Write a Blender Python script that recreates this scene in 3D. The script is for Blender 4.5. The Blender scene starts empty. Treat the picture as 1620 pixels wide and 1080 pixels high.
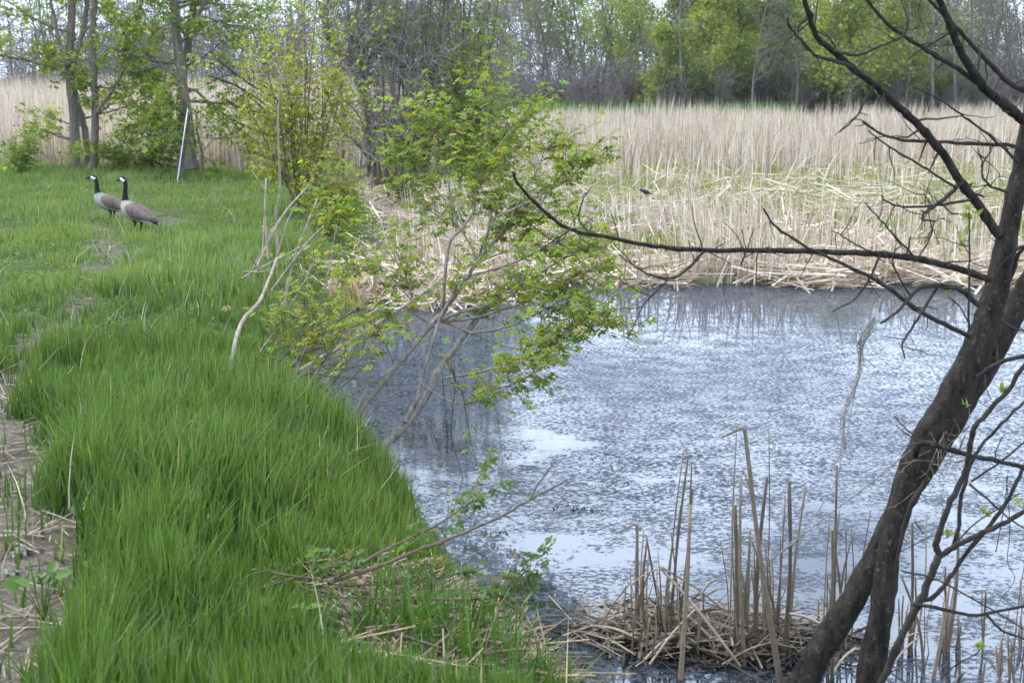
import bpy, math
import numpy as np
from mathutils import Matrix, Vector

# ------------------------------------------------------------------ camera
S = bpy.context.scene
FPX, CX, CY = 2250.0, 810.0, 540.0
CAMZ = 1.75
PITCH = math.atan(410.0 / FPX)
cam_d = bpy.data.cameras.new("camera")
cam = bpy.data.objects.new("camera", cam_d)
S.collection.objects.link(cam)
cam.location = (0, 0, CAMZ)
cam.rotation_euler = (math.pi / 2 - PITCH, 0, 0)
cam_d.sensor_width = 36.0
cam_d.lens = FPX / 1620 * 36
cam_d.clip_start = 0.1
cam_d.clip_end = 6000
cam_d.dof.use_dof = True
cam_d.dof.focus_distance = 9.0
cam_d.dof.aperture_fstop = 6.3
S.camera = cam

# ------------------------------------------------------------------ sky, sun, exposure
SUN_EL, SUN_AZ = math.radians(52), math.radians(-62)      # azimuth from +Y, clockwise
W = bpy.data.worlds.new("World")
S.world = W
W.use_nodes = True
nt = W.node_tree
nt.nodes.clear()
def wn(t, **k):
    n = nt.nodes.new(t)
    for a, b in k.items():
        setattr(n, a, b)
    return n
out = wn("ShaderNodeOutputWorld")
bg = wn("ShaderNodeBackground")
sky = wn("ShaderNodeTexSky", sky_type='NISHITA')
sky.sun_disc = False
sky.sun_elevation = SUN_EL
sky.sun_rotation = SUN_AZ
sky.air_density = 1.0
sky.dust_density = 1.2
tc = wn("ShaderNodeTexCoord")
sep = wn("ShaderNodeSeparateXYZ")
nt.links.new(tc.outputs["Generated"], sep.inputs[0])
zadd = wn("ShaderNodeMath", operation='ADD')
zmax = wn("ShaderNodeMath", operation='MAXIMUM')
zmax.inputs[1].default_value = 0.0
nt.links.new(sep.outputs[2], zmax.inputs[0])
nt.links.new(zmax.outputs[0], zadd.inputs[0])
zadd.inputs[1].default_value = 0.16
dv = wn("ShaderNodeVectorMath", operation='DIVIDE')
comb = wn("ShaderNodeCombineXYZ")
for i in range(3):
    nt.links.new(zadd.outputs[0], comb.inputs[i])
nt.links.new(tc.outputs["Generated"], dv.inputs[0])
nt.links.new(comb.outputs[0], dv.inputs[1])
nz = wn("ShaderNodeTexNoise")
nz.inputs["Scale"].default_value = 1.5
nz.inputs["Detail"].default_value = 7
nz.inputs["Roughness"].default_value = 0.55
nt.links.new(dv.outputs[0], nz.inputs["Vector"])
ramp = wn("ShaderNodeValToRGB")
ramp.color_ramp.elements[0].position = 0.28
ramp.color_ramp.elements[1].position = 0.52
nt.links.new(nz.outputs["Fac"], ramp.inputs[0])
mixc = wn("ShaderNodeMix", data_type='RGBA')
nt.links.new(ramp.outputs[0], mixc.inputs[0])
nt.links.new(sky.outputs[0], mixc.inputs[6])
mixc.inputs[7].default_value = (13.6, 16.3, 20.8, 1)
nt.links.new(mixc.outputs[2], bg.inputs[0])
bg.inputs[1].default_value = 0.12
nt.links.new(bg.outputs[0], out.inputs[0])

sun_d = bpy.data.lights.new("sun", 'SUN')
sun_d.energy = 2.7
sun_d.angle = math.radians(9)
sun_d.color = (1.0, 0.95, 0.86)
sun = bpy.data.objects.new("sun", sun_d)
S.collection.objects.link(sun)
tosun = Vector((math.sin(SUN_AZ) * math.cos(SUN_EL), math.cos(SUN_AZ) * math.cos(SUN_EL), math.sin(SUN_EL)))
sun.rotation_euler = tosun.to_track_quat('Z', 'Y').to_euler()
sun.location = tosun * 50
S.view_settings.view_transform = 'Standard'
S.view_settings.look = 'None'
S.view_settings.exposure = 0.6
S.view_settings.gamma = 1.0
S.view_settings.use_curve_mapping = False
S.render.engine = 'CYCLES'
S.cycles.max_bounces = 6
S.cycles.diffuse_bounces = 3
S.cycles.glossy_bounces = 3
S.cycles.transmission_bounces = 3
S.cycles.use_denoising = True

# ------------------------------------------------------------------ helpers
R = np.random.default_rng(7)
def ray(px, py):
    vx, vy = (px - CX) / FPX, (CY - py) / FPX
    return np.array([vx, math.cos(PITCH) + vy * math.sin(PITCH), -math.sin(PITCH) + vy * math.cos(PITCH)])
def at(px, py, y):
    d = ray(px, py)
    return np.array([0, 0, CAMZ]) + d * (y / d[1])
def gz(px, py, z=0.0):
    d = ray(px, py)
    return np.array([0, 0, CAMZ]) + d * ((z - CAMZ) / d[2])
def gx(px, y):
    return (px - CX) / FPX * y

def smooth(a, b, x):
    t = np.clip((x - a) / (b - a), 0, 1)
    return t * t * (3 - 2 * t)
_PERM = np.random.default_rng(3).random((256, 256))
def vnoise(x, y, s=1.0, o=0):
    x = np.asarray(x, float) * s + 37.3 * o + 500
    y = np.asarray(y, float) * s + 91.7 * o + 500
    xi, yi = np.floor(x).astype(int), np.floor(y).astype(int)
    fx, fy = x - xi, y - yi
    fx, fy = fx * fx * (3 - 2 * fx), fy * fy * (3 - 2 * fy)
    g = lambda a, b: _PERM[a % 256, b % 256]
    return (g(xi, yi) * (1 - fx) + g(xi + 1, yi) * fx) * (1 - fy) + (g(xi, yi + 1) * (1 - fx) + g(xi + 1, yi + 1) * fx) * fy
def fbm(x, y, s=1.0, o=0, n=3):
    v, a, t = 0, 0.5, 0
    for i in range(n):
        v = v + a * vnoise(x, y, s * 2 ** i, o + i)
        t += a
        a *= 0.5
    return v / t

def poly_sd(x, y, P):
    """signed distance to polygon, positive inside"""
    P = np.asarray(P, float)
    x, y = np.asarray(x, float), np.asarray(y, float)
    d = np.full(x.shape, 1e9)
    ins = np.zeros(x.shape, bool)
    for i in range(len(P)):
        a, b = P[i], P[(i + 1) % len(P)]
        ex, ey = b - a
        t = np.clip(((x - a[0]) * ex + (y - a[1]) * ey) / (ex * ex + ey * ey), 0, 1)
        d = np.minimum(d, np.hypot(x - a[0] - t * ex, y - a[1] - t * ey))
        c = (a[1] > y) != (b[1] > y)
        if ey != 0:
            ins ^= c & (x < ex * (y - a[1]) / ey + a[0])
    return np.where(ins, d, -d)
def line_d(x, y, P):
    d = np.full(np.shape(x), 1e9)
    for a, b in zip(P[:-1], P[1:]):
        ex, ey = b[0] - a[0], b[1] - a[1]
        t = np.clip(((x - a[0]) * ex + (y - a[1]) * ey) / (ex * ex + ey * ey), 0, 1)
        w = (a[2] + (b[2] - a[2]) * t)
        d = np.minimum(d, np.hypot(x - a[0] - t * ex, y - a[1] - t * ey) - w)
    return d

def tag(o, label=None, cat=None, group=None, kind=None):
    if label: o["label"] = label
    if cat: o["category"] = cat
    if group: o["group"] = group
    if kind: o["kind"] = kind
    return o
ORG = {}
def mk_mesh(name, V, F, C=None, smooth_=False):
    """V (n,3); F list of int arrays (m,3)/(m,4); C (n,3) colours"""
    V = np.asarray(V, np.float32)
    me = bpy.data.meshes.new(name)
    F = [np.asarray(f, np.int32) for f in F if len(f)]
    me.vertices.add(len(V))
    me.vertices.foreach_set("co", V.ravel())
    loops = np.concatenate([f.ravel() for f in F])
    tot = np.concatenate([np.full(len(f), f.shape[1], np.int32) for f in F])
    start = np.concatenate([[0], np.cumsum(tot)[:-1]]).astype(np.int32)
    me.loops.add(len(loops))
    me.loops.foreach_set("vertex_index", loops)
    me.polygons.add(len(tot))
    me.polygons.foreach_set("loop_start", start)
    me.polygons.foreach_set("loop_total", tot)
    if smooth_:
        me.polygons.foreach_set("use_smooth", np.ones(len(tot), bool))
    me.update(calc_edges=True)
    if C is not None:
        a = me.color_attributes.new("Col", 'FLOAT_COLOR', 'POINT')
        c4 = np.ones((len(V), 4), np.float32)
        c4[:, :3] = C
        a.data.foreach_set("color", c4.ravel())
    return me
def obj(name, me, mat=None, parent=None, origin=None):
    """link a mesh whose vertices are in world space; children share their root's origin"""
    o = bpy.data.objects.new(name, me)
    S.collection.objects.link(o)
    if mat is not None and not me.materials:
        me.materials.append(mat)
    if parent is not None:
        org = ORG[parent.name]
        o.parent = parent
    else:
        org = np.array(origin if origin is not None else (0, 0, 0), float)
        o.location = org
    ORG[o.name] = org
    if np.any(org):
        me.transform(Matrix.Translation(-Vector(org)))
    return o
def empty(name, loc):
    o = bpy.data.objects.new(name, None)
    S.collection.objects.link(o)
    o.location = loc
    o.empty_display_size = 0.2
    ORG[o.name] = np.array(loc, float)
    return o

def tubes(polys, sides=5, col=None, cap=False):
    """polys: list of (pts(n,3), radii(n))  ->  V, [quads], C"""
    byn = {}
    for i, (p, r) in enumerate(polys):
        byn.setdefault(len(p), []).append(i)
    Vs, Fs, Cs, off = [], [], [], 0
    ang = np.arange(sides) * 2 * np.pi / sides
    for n, ids in byn.items():
        P = np.array([polys[i][0] for i in ids], float)
        Rr = np.array([polys[i][1] for i in ids], float)
        if cap:
            P = np.concatenate([P, P[:, -1:]], 1)
            Rr = np.concatenate([Rr, Rr[:, -1:] * 0.02], 1)
        nn = P.shape[1]
        T = np.gradient(P, axis=1)
        if cap:
            T[:, -1] = P[:, -2] - P[:, -3]
            T[:, -2] = T[:, -1]
        T /= np.linalg.norm(T, axis=2, keepdims=True) + 1e-9
        mean = np.abs(P[:, -1] - P[:, 0])
        ref = np.eye(3)[np.argmin(mean, axis=1)][:, None, :]
        N1 = np.cross(T, np.broadcast_to(ref, T.shape))
        N1 /= np.linalg.norm(N1, axis=2, keepdims=True) + 1e-9
        N2 = np.cross(T, N1)
        ring = P[:, :, None, :] + Rr[:, :, None, None] * (np.cos(ang)[None, None, :, None] * N1[:, :, None, :] + np.sin(ang)[None, None, :, None] * N2[:, :, None, :])
        m = len(ids)
        Vs.append(ring.reshape(-1, 3))
        k = np.arange(m)[:, None, None] * nn * sides
        a = np.arange(nn - 1)[None, :, None] * sides
        s = np.arange(sides)[None, None, :]
        s2 = (s + 1) % sides
        q = np.stack(np.broadcast_arrays(k + a + s, k + a + s2, k + a + sides + s2, k + a + sides + s), -1).reshape(-1, 4) + off
        Fs.append(q)
        if col is not None:
            c = np.array([col[i] for i in ids], float) if isinstance(col, list) else np.broadcast_to(np.array(col, float), (m, 3))
            Cs.append(np.repeat(c, nn * sides, axis=0))
        off += m * nn * sides
    return np.concatenate(Vs), Fs, (np.concatenate(Cs) if Cs else None)

def spline(pts, n=None, wob=0.0, rs=R):
    """Catmull-Rom through points (k,d)"""
    p = np.asarray(pts, float)
    k = len(p)
    n = n or 5
    ext = np.vstack([2 * p[0] - p[1], p, 2 * p[-1] - p[-2]])
    o = []
    for i in range(k - 1):
        a, b, c, d = ext[i:i + 4]
        for t in np.linspace(0, 1, n, endpoint=(i == k - 2)):
            o.append(0.5 * (2 * b + (c - a) * t + (2 * a - 5 * b + 4 * c - d) * t * t + (3 * b - a - 3 * c + d) * t ** 3))
    o = np.array(o)
    if wob:
        o[1:-1, :3] += rs.normal(0, wob, (len(o) - 2, 3))
    return o

def blades(P, h, w, yaw, lean, ldir, C, tipc=None, segs=2, curl=1.0):
    """flat tapering blades growing from P; lean = horizontal reach as share of h"""
    N = len(P)
    side = np.stack([np.cos(yaw), np.sin(yaw), np.zeros(N)], 1) * (w / 2)[:, None]
    ld = np.stack([np.cos(ldir), np.sin(ldir), np.zeros(N)], 1)
    rows, cols = [], []
    tip = C if tipc is None else tipc
    for j in range(segs + 1):
        t = j / segs
        up = h * (t - 0.25 * lean * t * t)
        c = P + ld * (h * lean * t ** (1 + curl))[:, None]
        c[:, 2] += up
        ww = (1.0, 0.85, 0.0)[j] if segs == 2 else (1 - t ** 2)
        col = C + (tip - C) * t
        if j < segs:
            rows += [c - side * ww, c + side * ww]
            cols += [col, col]
        else:
            rows += [c]
            cols += [col]
    nv = len(rows)
    V = np.stack(rows, 1).reshape(-1, 3)
    CC = np.stack(cols, 1).reshape(-1, 3)
    b = np.arange(N)[:, None] * nv
    quads = [b + np.array([[2 * j, 2 * j + 1, 2 * j + 3, 2 * j + 2]]) for j in range(segs - 1)]
    tris = b + np.array([[2 * segs - 2, 2 * segs - 1, 2 * segs]])
    F = ([np.concatenate(quads)] if quads else []) + [tris]
    return V, F, CC

def rotmats(d, roll, rs=None):
    """matrices whose X axis is d, rolled about it; Z tends upward"""
    d = d / (np.linalg.norm(d, axis=1, keepdims=True) + 1e-9)
    up = np.zeros_like(d); up[:, 2] = 1
    flat = np.abs(d[:, 2]) > 0.95
    up[flat] = (1, 0, 0)
    y = np.cross(up, d); y /= np.linalg.norm(y, axis=1, keepdims=True)
    z = np.cross(d, y)
    c, s = np.cos(roll)[:, None], np.sin(roll)[:, None]
    return np.stack([d, c * y + s * z, -s * y + c * z], 2)
def scatter(tv, tf, pos, M, sc, C):
    N, k = len(pos), len(tv)
    V = np.einsum('nij,kj->nki', M, tv) * np.asarray(sc)[:, None, None] + pos[:, None, :]
    F = [(np.arange(N)[:, None, None] * k + f[None]).reshape(-1, f.shape[1]) for f in tf]
    return V.reshape(-1, 3), F, np.repeat(C, k, axis=0)
def join(*parts):
    V, F, C, off = [], [], [], 0
    for v, f, c in parts:
        V.append(v); F += [a + off for a in f]; C.append(c); off += len(v)
    q = [a for a in F if a.shape[1] == 4]
    t = [a for a in F if a.shape[1] == 3]
    return np.concatenate(V), ([np.concatenate(q)] if q else []) + ([np.concatenate(t)] if t else []), np.concatenate(C)
def jitter(base, n, v=0.15, h=0.06, rs=R):
    base = np.array(base, float)
    return np.clip(base * (1 + rs.normal(0, v, (n, 1))) * (1 + rs.normal(0, h, (n, 3))), 0.003, 0.9)

# leaf templates (X = along the leaf)
def leaflet(o, ang, L, w, fold=0.18):
    v = np.array([[0, 0, 0], [.35, .5, fold], [.72, .36, fold * .6], [1, 0, -.08], [.72, -.36, fold * .6], [.35, -.5, fold]])
    v = v * np.array([L, w, L * .8])
    c, s = math.cos(ang), math.sin(ang)
    return v @ np.array([[c, s, 0], [-s, c, 0], [0, 0, 1]]) + np.array(o)
def compound():
    L = [leaflet((.42, 0, 0), 0, .58, .30), leaflet((.40, 0, 0), 0.95, .48, .25), leaflet((.40, 0, 0), -0.95, .48, .25),
         leaflet((.12, 0, -.01), 1.15, .40, .20), leaflet((.12, 0, -.01), -1.15, .40, .20)]
    V = np.concatenate(L + [np.array([[0, .012, 0], [.45, .010, 0], [.45, -.010, 0], [0, -.012, 0]])])
    q = []
    for i in range(5):
        b = 6 * i
        q += [[b, b + 3, b + 2, b + 1], [b, b + 5, b + 4, b + 3]]
    q.append([30, 31, 32, 33])
    return V, [np.array(q)]
LEAF5 = compound()
SIMPLE = (np.array([[0, 0, 0], [.45, .28, .07], [1, 0, -.05], [.45, -.28, .07]]), [np.array([[0, 2, 1], [0, 3, 2]])])
TRIO = (np.concatenate([leaflet((.2, 0, 0), a, l, .32)[[0, 1, 3, 5]] for a, l in ((0, .8), (1.0, .6), (-1.0, .6))]),
        [np.concatenate([np.array([[0, 2, 1], [0, 3, 2]]) + 4 * i for i in range(3)])])

# ------------------------------------------------------------------ materials
def nodes(name):
    m = bpy.data.materials.new(name)
    m.use_nodes = True
    t = m.node_tree
    return m, t, t.nodes["Principled BSDF"], t.nodes["Material Output"]
def add(t, typ, **k):
    n = t.nodes.new(typ)
    for a, b in k.items():
        setattr(n, a, b)
    return n
def mat_veg(name, rough=0.5, trans=0.35, spec=0.4, var=0.25, tint=(1.1, 1.15, 0.6)):
    m, t, b, o = nodes(name)
    at_ = add(t, "ShaderNodeAttribute", attribute_name="Col")
    nzz = add(t, "ShaderNodeTexNoise"); nzz.inputs["Scale"].default_value = 30; nzz.inputs["Detail"].default_value = 3
    geo = add(t, "ShaderNodeNewGeometry")
    t.links.new(geo.outputs["Position"], nzz.inputs["Vector"])
    mr = add(t, "ShaderNodeMapRange"); mr.inputs[3].default_value = 1 - var; mr.inputs[4].default_value = 1 + var
    t.links.new(nzz.outputs["Fac"], mr.inputs[0])
    mul = add(t, "ShaderNodeVectorMath", operation='MULTIPLY')
    t.links.new(at_.outputs["Color"], mul.inputs[0]); t.links.new(mr.outputs[0], mul.inputs[1])
    t.links.new(mul.outputs[0], b.inputs["Base Color"])
    b.inputs["Roughness"].default_value = rough
    b.inputs["Specular IOR Level"].default_value = spec
    if trans:
        tr = add(t, "ShaderNodeBsdfTranslucent")
        m2 = add(t, "ShaderNodeVectorMath", operation='MULTIPLY'); m2.inputs[1].default_value = tint
        t.links.new(mul.outputs[0], m2.inputs[0]); t.links.new(m2.outputs[0], tr.inputs[0])
        mx = add(t, "ShaderNodeMixShader"); mx.inputs[0].default_value = trans
        t.links.new(b.outputs[0], mx.inputs[1]); t.links.new(tr.outputs[0], mx.inputs[2])
        t.links.new(mx.outputs[0], o.inputs[0])
    return m
def mat_bark(name, c1, c2, scale=18, stretch=0.25, bump=0.5, rough=0.9, lichen=None):
    m, t, b, o = nodes(name)
    tcx = add(t, "ShaderNodeTexCoord")
    mp = add(t, "ShaderNodeMapping"); mp.inputs["Scale"].default_value = (1, 1, stretch)
    t.links.new(tcx.outputs["Object"], mp.inputs[0])
    n1 = add(t, "ShaderNodeTexNoise"); n1.inputs["Scale"].default_value = scale; n1.inputs["Detail"].default_value = 8; n1.inputs["Roughness"].default_value = 0.7
    t.links.new(mp.outputs[0], n1.inputs["Vector"])
    r = add(t, "ShaderNodeValToRGB")
    r.color_ramp.elements[0].position = 0.35; r.color_ramp.elements[1].position = 0.68
    r.color_ramp.elements[0].color = (*c1, 1); r.color_ramp.elements[1].color = (*c2, 1)
    t.links.new(n1.outputs["Fac"], r.inputs[0])
    colout = r.outputs[0]
    if lichen:
        n2 = add(t, "ShaderNodeTexNoise"); n2.inputs["Scale"].default_value = scale * 1.7; n2.inputs["Detail"].default_value = 5
        t.links.new(tcx.outputs["Object"], n2.inputs["Vector"])
        r2 = add(t, "ShaderNodeValToRGB"); r2.color_ramp.elements[0].position = 0.60; r2.color_ramp.elements[1].position = 0.72
        t.links.new(n2.outputs["Fac"], r2.inputs[0])
        mx = add(t, "ShaderNodeMix", data_type='RGBA'); mx.inputs[7].default_value = (*lichen, 1)
        t.links.new(r2.outputs[0], mx.inputs[0]); t.links.new(colout, mx.inputs[6])
        colout = mx.outputs[2]
    t.links.new(colout, b.inputs["Base Color"])
    b.inputs["Roughness"].default_value = rough
    b.inputs["Specular IOR Level"].default_value = 0.2
    bp = add(t, "ShaderNodeBump"); bp.inputs["Strength"].default_value = bump; bp.inputs["Distance"].default_value = 0.02
    t.links.new(n1.outputs["Fac"], bp.inputs["Height"]); t.links.new(bp.outputs[0], b.inputs["Normal"])
    return m
M_GRASS = mat_veg("grass_blade", 0.42, 0.38, 0.5, 0.2, (1.15, 1.15, 0.5))
M_LEAF = mat_veg("spring_leaf", 0.5, 0.5, 0.35, 0.15, (1.2, 1.15, 0.5))
M_REED = mat_veg("dry_reed", 0.75, 0.22, 0.2, 0.25, (1.05, 1.0, 0.9))
M_STALK = mat_veg("dry_stalk", 0.8, 0.0, 0.2, 0.45)
M_BARK_DARK = mat_bark("dark_bark", (.008, .0065, .0055), (.052, .041, .032), 34, .3, 1.0, lichen=(.09, .08, .063))
M_BARK_GREY = mat_bark("grey_bark", (.08, .066, .054), (.20, .168, .138), 20, .2, .6)
M_VINE = mat_bark("pale_vine", (.14, .125, .115), (.30, .275, .255), 20, .3, .3)
M_BARK_PALE = mat_bark("bleached_wood", (.16, .125, .09), (.40, .335, .26), 40, .2, .4)
M_BARK_SHRUB = mat_bark("shrub_bark", (.11, .095, .078), (.31, .275, .23), 40, .2, .5)
M_TWIG = mat_bark("dark_twig", (.018, .015, .013), (.06, .048, .04), 40, .4, .3)
M_BROWN = mat_bark("brown_twig", (.07, .05, .033), (.17, .125, .085), 40, .4, .3)
M_FARTWIG = mat_bark("far_twig", (.095, .082, .073), (.21, .185, .165), 6, .4, .2)

# ------------------------------------------------------------------ land and water shapes
WATER = -0.5
BANK = [(-60, -30), (60, -30), (60, 2.4), (12, 2.9), (6, 3.2), (3, 3.5), (1.6, 3.7), (0.55, 4.1), (0.22, 4.9), (0.02, 5.4), (-0.17, 5.85), (-0.36, 6.35),
        (-0.5, 7.4), (-0.95, 8.9), (-1.3, 9.9), (-1.6, 11.6), (-1.76, 13.3), (-1.62, 15.0), (-1.7, 18), (-1.9, 22), (-2.6, 26), (-4.4, 29),
        (-9, 30), (-16, 30.5), (-40, 31), (-70, 20)]
POND = [(0.55, 4.1), (0.22, 4.9), (0.02, 5.4), (-0.17, 5.85), (-0.36, 6.35), (-0.5, 7.4), (-0.95, 8.9), (-1.3, 9.9), (-1.62, 11.6), (-1.76, 13.3), (-1.55, 14.3),
        (-1.1, 14.8), (-.6, 15.0), (0, 15.5), (1.05, 16.0), (1.9, 15.7), (2.6, 15.95), (3.3, 15.6), (4.2, 15.85), (5.6, 15.55), (9, 15.9), (18, 15.2), (26, 11),
        (24, 2.6), (12, 2.9), (6, 3.2), (3, 3.5), (1.6, 3.7)]
PATH = [(-1.6, 2.0, .7), (-1.92, 4.1, .54), (-2.11, 4.8, .53), (-2.42, 5.8, .48), (-2.71, 6.8, .42), (-2.98, 7.9, .2), (-3.15, 9.0, .12), (-3.3, 10.5, .17), (-3.7, 12.6, .15), (-4.05, 14.4, .17), (-4.55, 16.0, .1), (-5.2, 17.6, .1)]
PATCH = [(-4.35, 17.9, .34, .5), (-6.1, 16.9, .2, .5), (-5.45, 15.0, .15, .5), (-5.1, 18.9, .4, .4), (-1.75, 8.2, .12, .2)]
def bare(x, y):
    x, y = np.asarray(x, float), np.asarray(y, float)
    d = line_d(x, y, PATH)
    for a, b, r, ry in PATCH:
        d = np.minimum(d, (np.hypot((x - a) / r, (y - b) / ry) - 1) * r)
    d = d + (fbm(x, y, 2.5, 5) - .5) * .45
    b = 1 - smooth(-.12, .12, d)
    # trampled thatch at the foot of the bank, beside the reeds
    e = np.hypot((x + .22) / .42, (y - 4.6) / .85) - 1 + (fbm(x, y, 3, 9) - .5) * .8
    b = b * (1 - .3 * smooth(7.5, 10, y))
    return np.maximum(b, .85 * (1 - smooth(-.2, .2, e)))
def land_z(x, y):
    x, y = np.asarray(x, float), np.asarray(y, float)
    sb, sp = poly_sd(x, y, BANK), poly_sd(x, y, POND)
    jig = (fbm(x, y, 1.6, 1) - .5) * .3
    marsh = -0.465 + (fbm(x, y, 0.55, 2) - .5) * .13 + .9 * smooth(58, 74, y) + .6 * smooth(80, 200, y)
    low = marsh * (1 - smooth(-.25, .3, sp + jig * .5)) + -.95 * smooth(-.25, .3, sp + jig * .5)
    k = smooth(-.12, .95, sb + jig)
    top = 0.02 + (fbm(x, y, .35, 3) - .5) * .16 + (fbm(x, y, 1.8, 4) - .5) * .06
    return low * (1 - k) + top * k

# ground sheet reaching the horizon
gxs = np.concatenate([-np.geomspace(3000, 9, 40), np.arange(-8.9, 7, .075), np.geomspace(7.2, 3000, 42)])
gys = np.concatenate([np.linspace(-60, 2.6, 12), np.arange(2.8, 19, .075), np.geomspace(19.15, 40, 60), np.geomspace(40.6, 4000, 60)])
GX, GY = np.meshgrid(gxs, gys)
GZ = land_z(GX, GY)
nx, ny = len(gxs), len(gys)
idx = np.arange(nx * ny).reshape(ny, nx)
quads = np.stack([idx[:-1, :-1], idx[:-1, 1:], idx[1:, 1:], idx[1:, :-1]], -1).reshape(-1, 4)
sb_ = poly_sd(GX, GY, BANK).ravel()
bare_ = bare(GX, GY).ravel()
zone = np.stack([bare_ * smooth(-.2, .3, sb_), 1 - smooth(-.1, .5, sb_), smooth(60, 68, GY.ravel())], 1)
me = mk_mesh("ground", np.stack([GX.ravel(), GY.ravel(), GZ.ravel()], 1), [quads], zone, True)
M_GROUND, t, b, o = nodes("ground_soil")
a = add(t, "ShaderNodeAttribute", attribute_name="Col")
sp = add(t, "ShaderNodeSeparateColor"); t.links.new(a.outputs["Color"], sp.inputs[0])
geo = add(t, "ShaderNodeNewGeometry")
def noise(t, src, scale, detail=6, rough=.6):
    n = add(t, "ShaderNodeTexNoise"); n.inputs["Scale"].default_value = scale; n.inputs["Detail"].default_value = detail; n.inputs["Roughness"].default_value = rough
    t.links.new(src, n.inputs["Vector"]); return n
def ramp2(t, src, c1, c2, p1=.35, p2=.65):
    r = add(t, "ShaderNodeValToRGB"); r.color_ramp.elements[0].position = p1; r.color_ramp.elements[1].position = p2
    r.color_ramp.elements[0].color = (*c1, 1); r.color_ramp.elements[1].color = (*c2, 1)
    t.links.new(src, r.inputs[0]); return r
def mixrgb(t, fac, A, B):
    m = add(t, "ShaderNodeMix", data_type='RGBA')
    t.links.new(fac, m.inputs[0]); t.links.new(A, m.inputs[6]); t.links.new(B, m.inputs[7]); return m.outputs[2]
n1 = noise(t, geo.outputs["Position"], 9, 8, .7)
n2 = noise(t, geo.outputs["Position"], 45, 5, .7)
n3 = noise(t, geo.outputs["Position"], 2.5, 6, .6)
green = ramp2(t, n1.outputs[0], (.035, .045, .014), (.07, .10, .03))
tan = ramp2(t, n2.outputs[0], (.07, .058, .045), (.22, .19, .152), .32, .68)
tanb = ramp2(t, n3.outputs[0], (.55, .5, .45), (1, 1, 1), .35, .6)
tm = add(t, "ShaderNodeMix", data_type='RGBA', blend_type='MULTIPLY'); tm.inputs[0].default_value = 1
t.links.new(tan.outputs[0], tm.inputs[6]); t.links.new(tanb.outputs[0], tm.inputs[7])
marsh = ramp2(t, n3.outputs[0], (.13, .11, .07), (.11, .12, .05), .4, .6)
wood = ramp2(t, n3.outputs[0], (.045, .07, .022), (.06, .10, .03), .4, .62)
c = mixrgb(t, sp.outputs[0], green.outputs[0], tm.outputs[2])
c = mixrgb(t, sp.outputs[1], c, marsh.outputs[0])
c = mixrgb(t, sp.outputs[2], c, wood.outputs[0])
sz = add(t, "ShaderNodeSeparateXYZ"); t.links.new(geo.outputs["Position"], sz.inputs[0])
wet = add(t, "ShaderNodeMapRange", interpolation_type='SMOOTHSTEP'); wet.inputs[1].default_value = -.44; wet.inputs[2].default_value = -.26; wet.inputs[3].default_value = 1; wet.inputs[4].default_value = 0
t.links.new(sz.outputs[2], wet.inputs[0])
dry = add(t, "ShaderNodeMath", operation='SUBTRACT'); dry.inputs[0].default_value = 1; t.links.new(sp.outputs[1], dry.inputs[1])
wm = add(t, "ShaderNodeMath", operation='MULTIPLY'); t.links.new(wet.outputs[0], wm.inputs[0]); t.links.new(dry.outputs[0], wm.inputs[1])
mud = ramp2(t, n1.outputs[0], (.018, .014, .010), (.055, .043, .032))
c = mixrgb(t, wm.outputs[0], c, mud.outputs[0])
t.links.new(c, b.inputs["Base Color"])
b.inputs["Roughness"].default_value = .95; b.inputs["Specular IOR Level"].default_value = .1
bp = add(t, "ShaderNodeBump"); bp.inputs["Strength"].default_value = .8; bp.inputs["Distance"].default_value = .02
t.links.new(n2.outputs[0], bp.inputs["Height"]); t.links.new(bp.outputs[0], b.inputs["Normal"])
g = obj("ground", me, M_GROUND)
tag(g, "low grassy bank with a worn path and the flat marsh beyond", "ground", kind="structure")

# pond
M_WATER, t, b, o = nodes("pond_water")
geo = add(t, "ShaderNodeNewGeometry")
mp = add(t, "ShaderNodeMapping"); mp.inputs["Scale"].default_value = (1, 1.25, 1)
t.links.new(geo.outputs["Position"], mp.inputs[0])
big = noise(t, mp.outputs[0], 0.5, 4, .6)
mid = noise(t, mp.outputs[0], 2.6, 5, .6)
fine = noise(t, mp.outputs[0], 30, 7, .74)
def math2(t, op, a_, b_):
    n = add(t, "ShaderNodeMath", operation=op)
    for i, v in enumerate((a_, b_)):
        if isinstance(v, (int, float)): n.inputs[i].default_value = v
        else: t.links.new(v, n.inputs[i])
    return n.outputs[0]
s = math2(t, 'ADD', math2(t, 'MULTIPLY', big.outputs[0], .55), math2(t, 'MULTIPLY', mid.outputs[0], .6))
# less weed towards the near right corner of the pond
sx = add(t, "ShaderNodeSeparateXYZ"); t.links.new(geo.outputs["Position"], sx.inputs[0])
mr = add(t, "ShaderNodeMapRange", interpolation_type='SMOOTHSTEP'); mr.inputs[1].default_value = 4.5; mr.inputs[2].default_value = 11.5; mr.inputs[3].default_value = -.05; mr.inputs[4].default_value = .14
t.links.new(sx.outputs[1], mr.inputs[0])
s = math2(t, 'ADD', s, mr.outputs[0])
patch = add(t, "ShaderNodeMapRange"); patch.inputs[1].default_value = .43; patch.inputs[2].default_value = .555; patch.inputs[3].default_value = -.20; patch.inputs[4].default_value = .0
t.links.new(s, patch.inputs[0])
weed = add(t, "ShaderNodeMapRange"); weed.inputs[1].default_value = .475; weed.inputs[2].default_value = .525
drift = add(t, "ShaderNodeMapRange"); drift.inputs[1].default_value = .3; drift.inputs[2].default_value = .7; drift.inputs[3].default_value = -.045; drift.inputs[4].default_value = .06
t.links.new(noise(t, mp.outputs[0], 4.5, 4, .65).outputs[0], drift.inputs[0])
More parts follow.
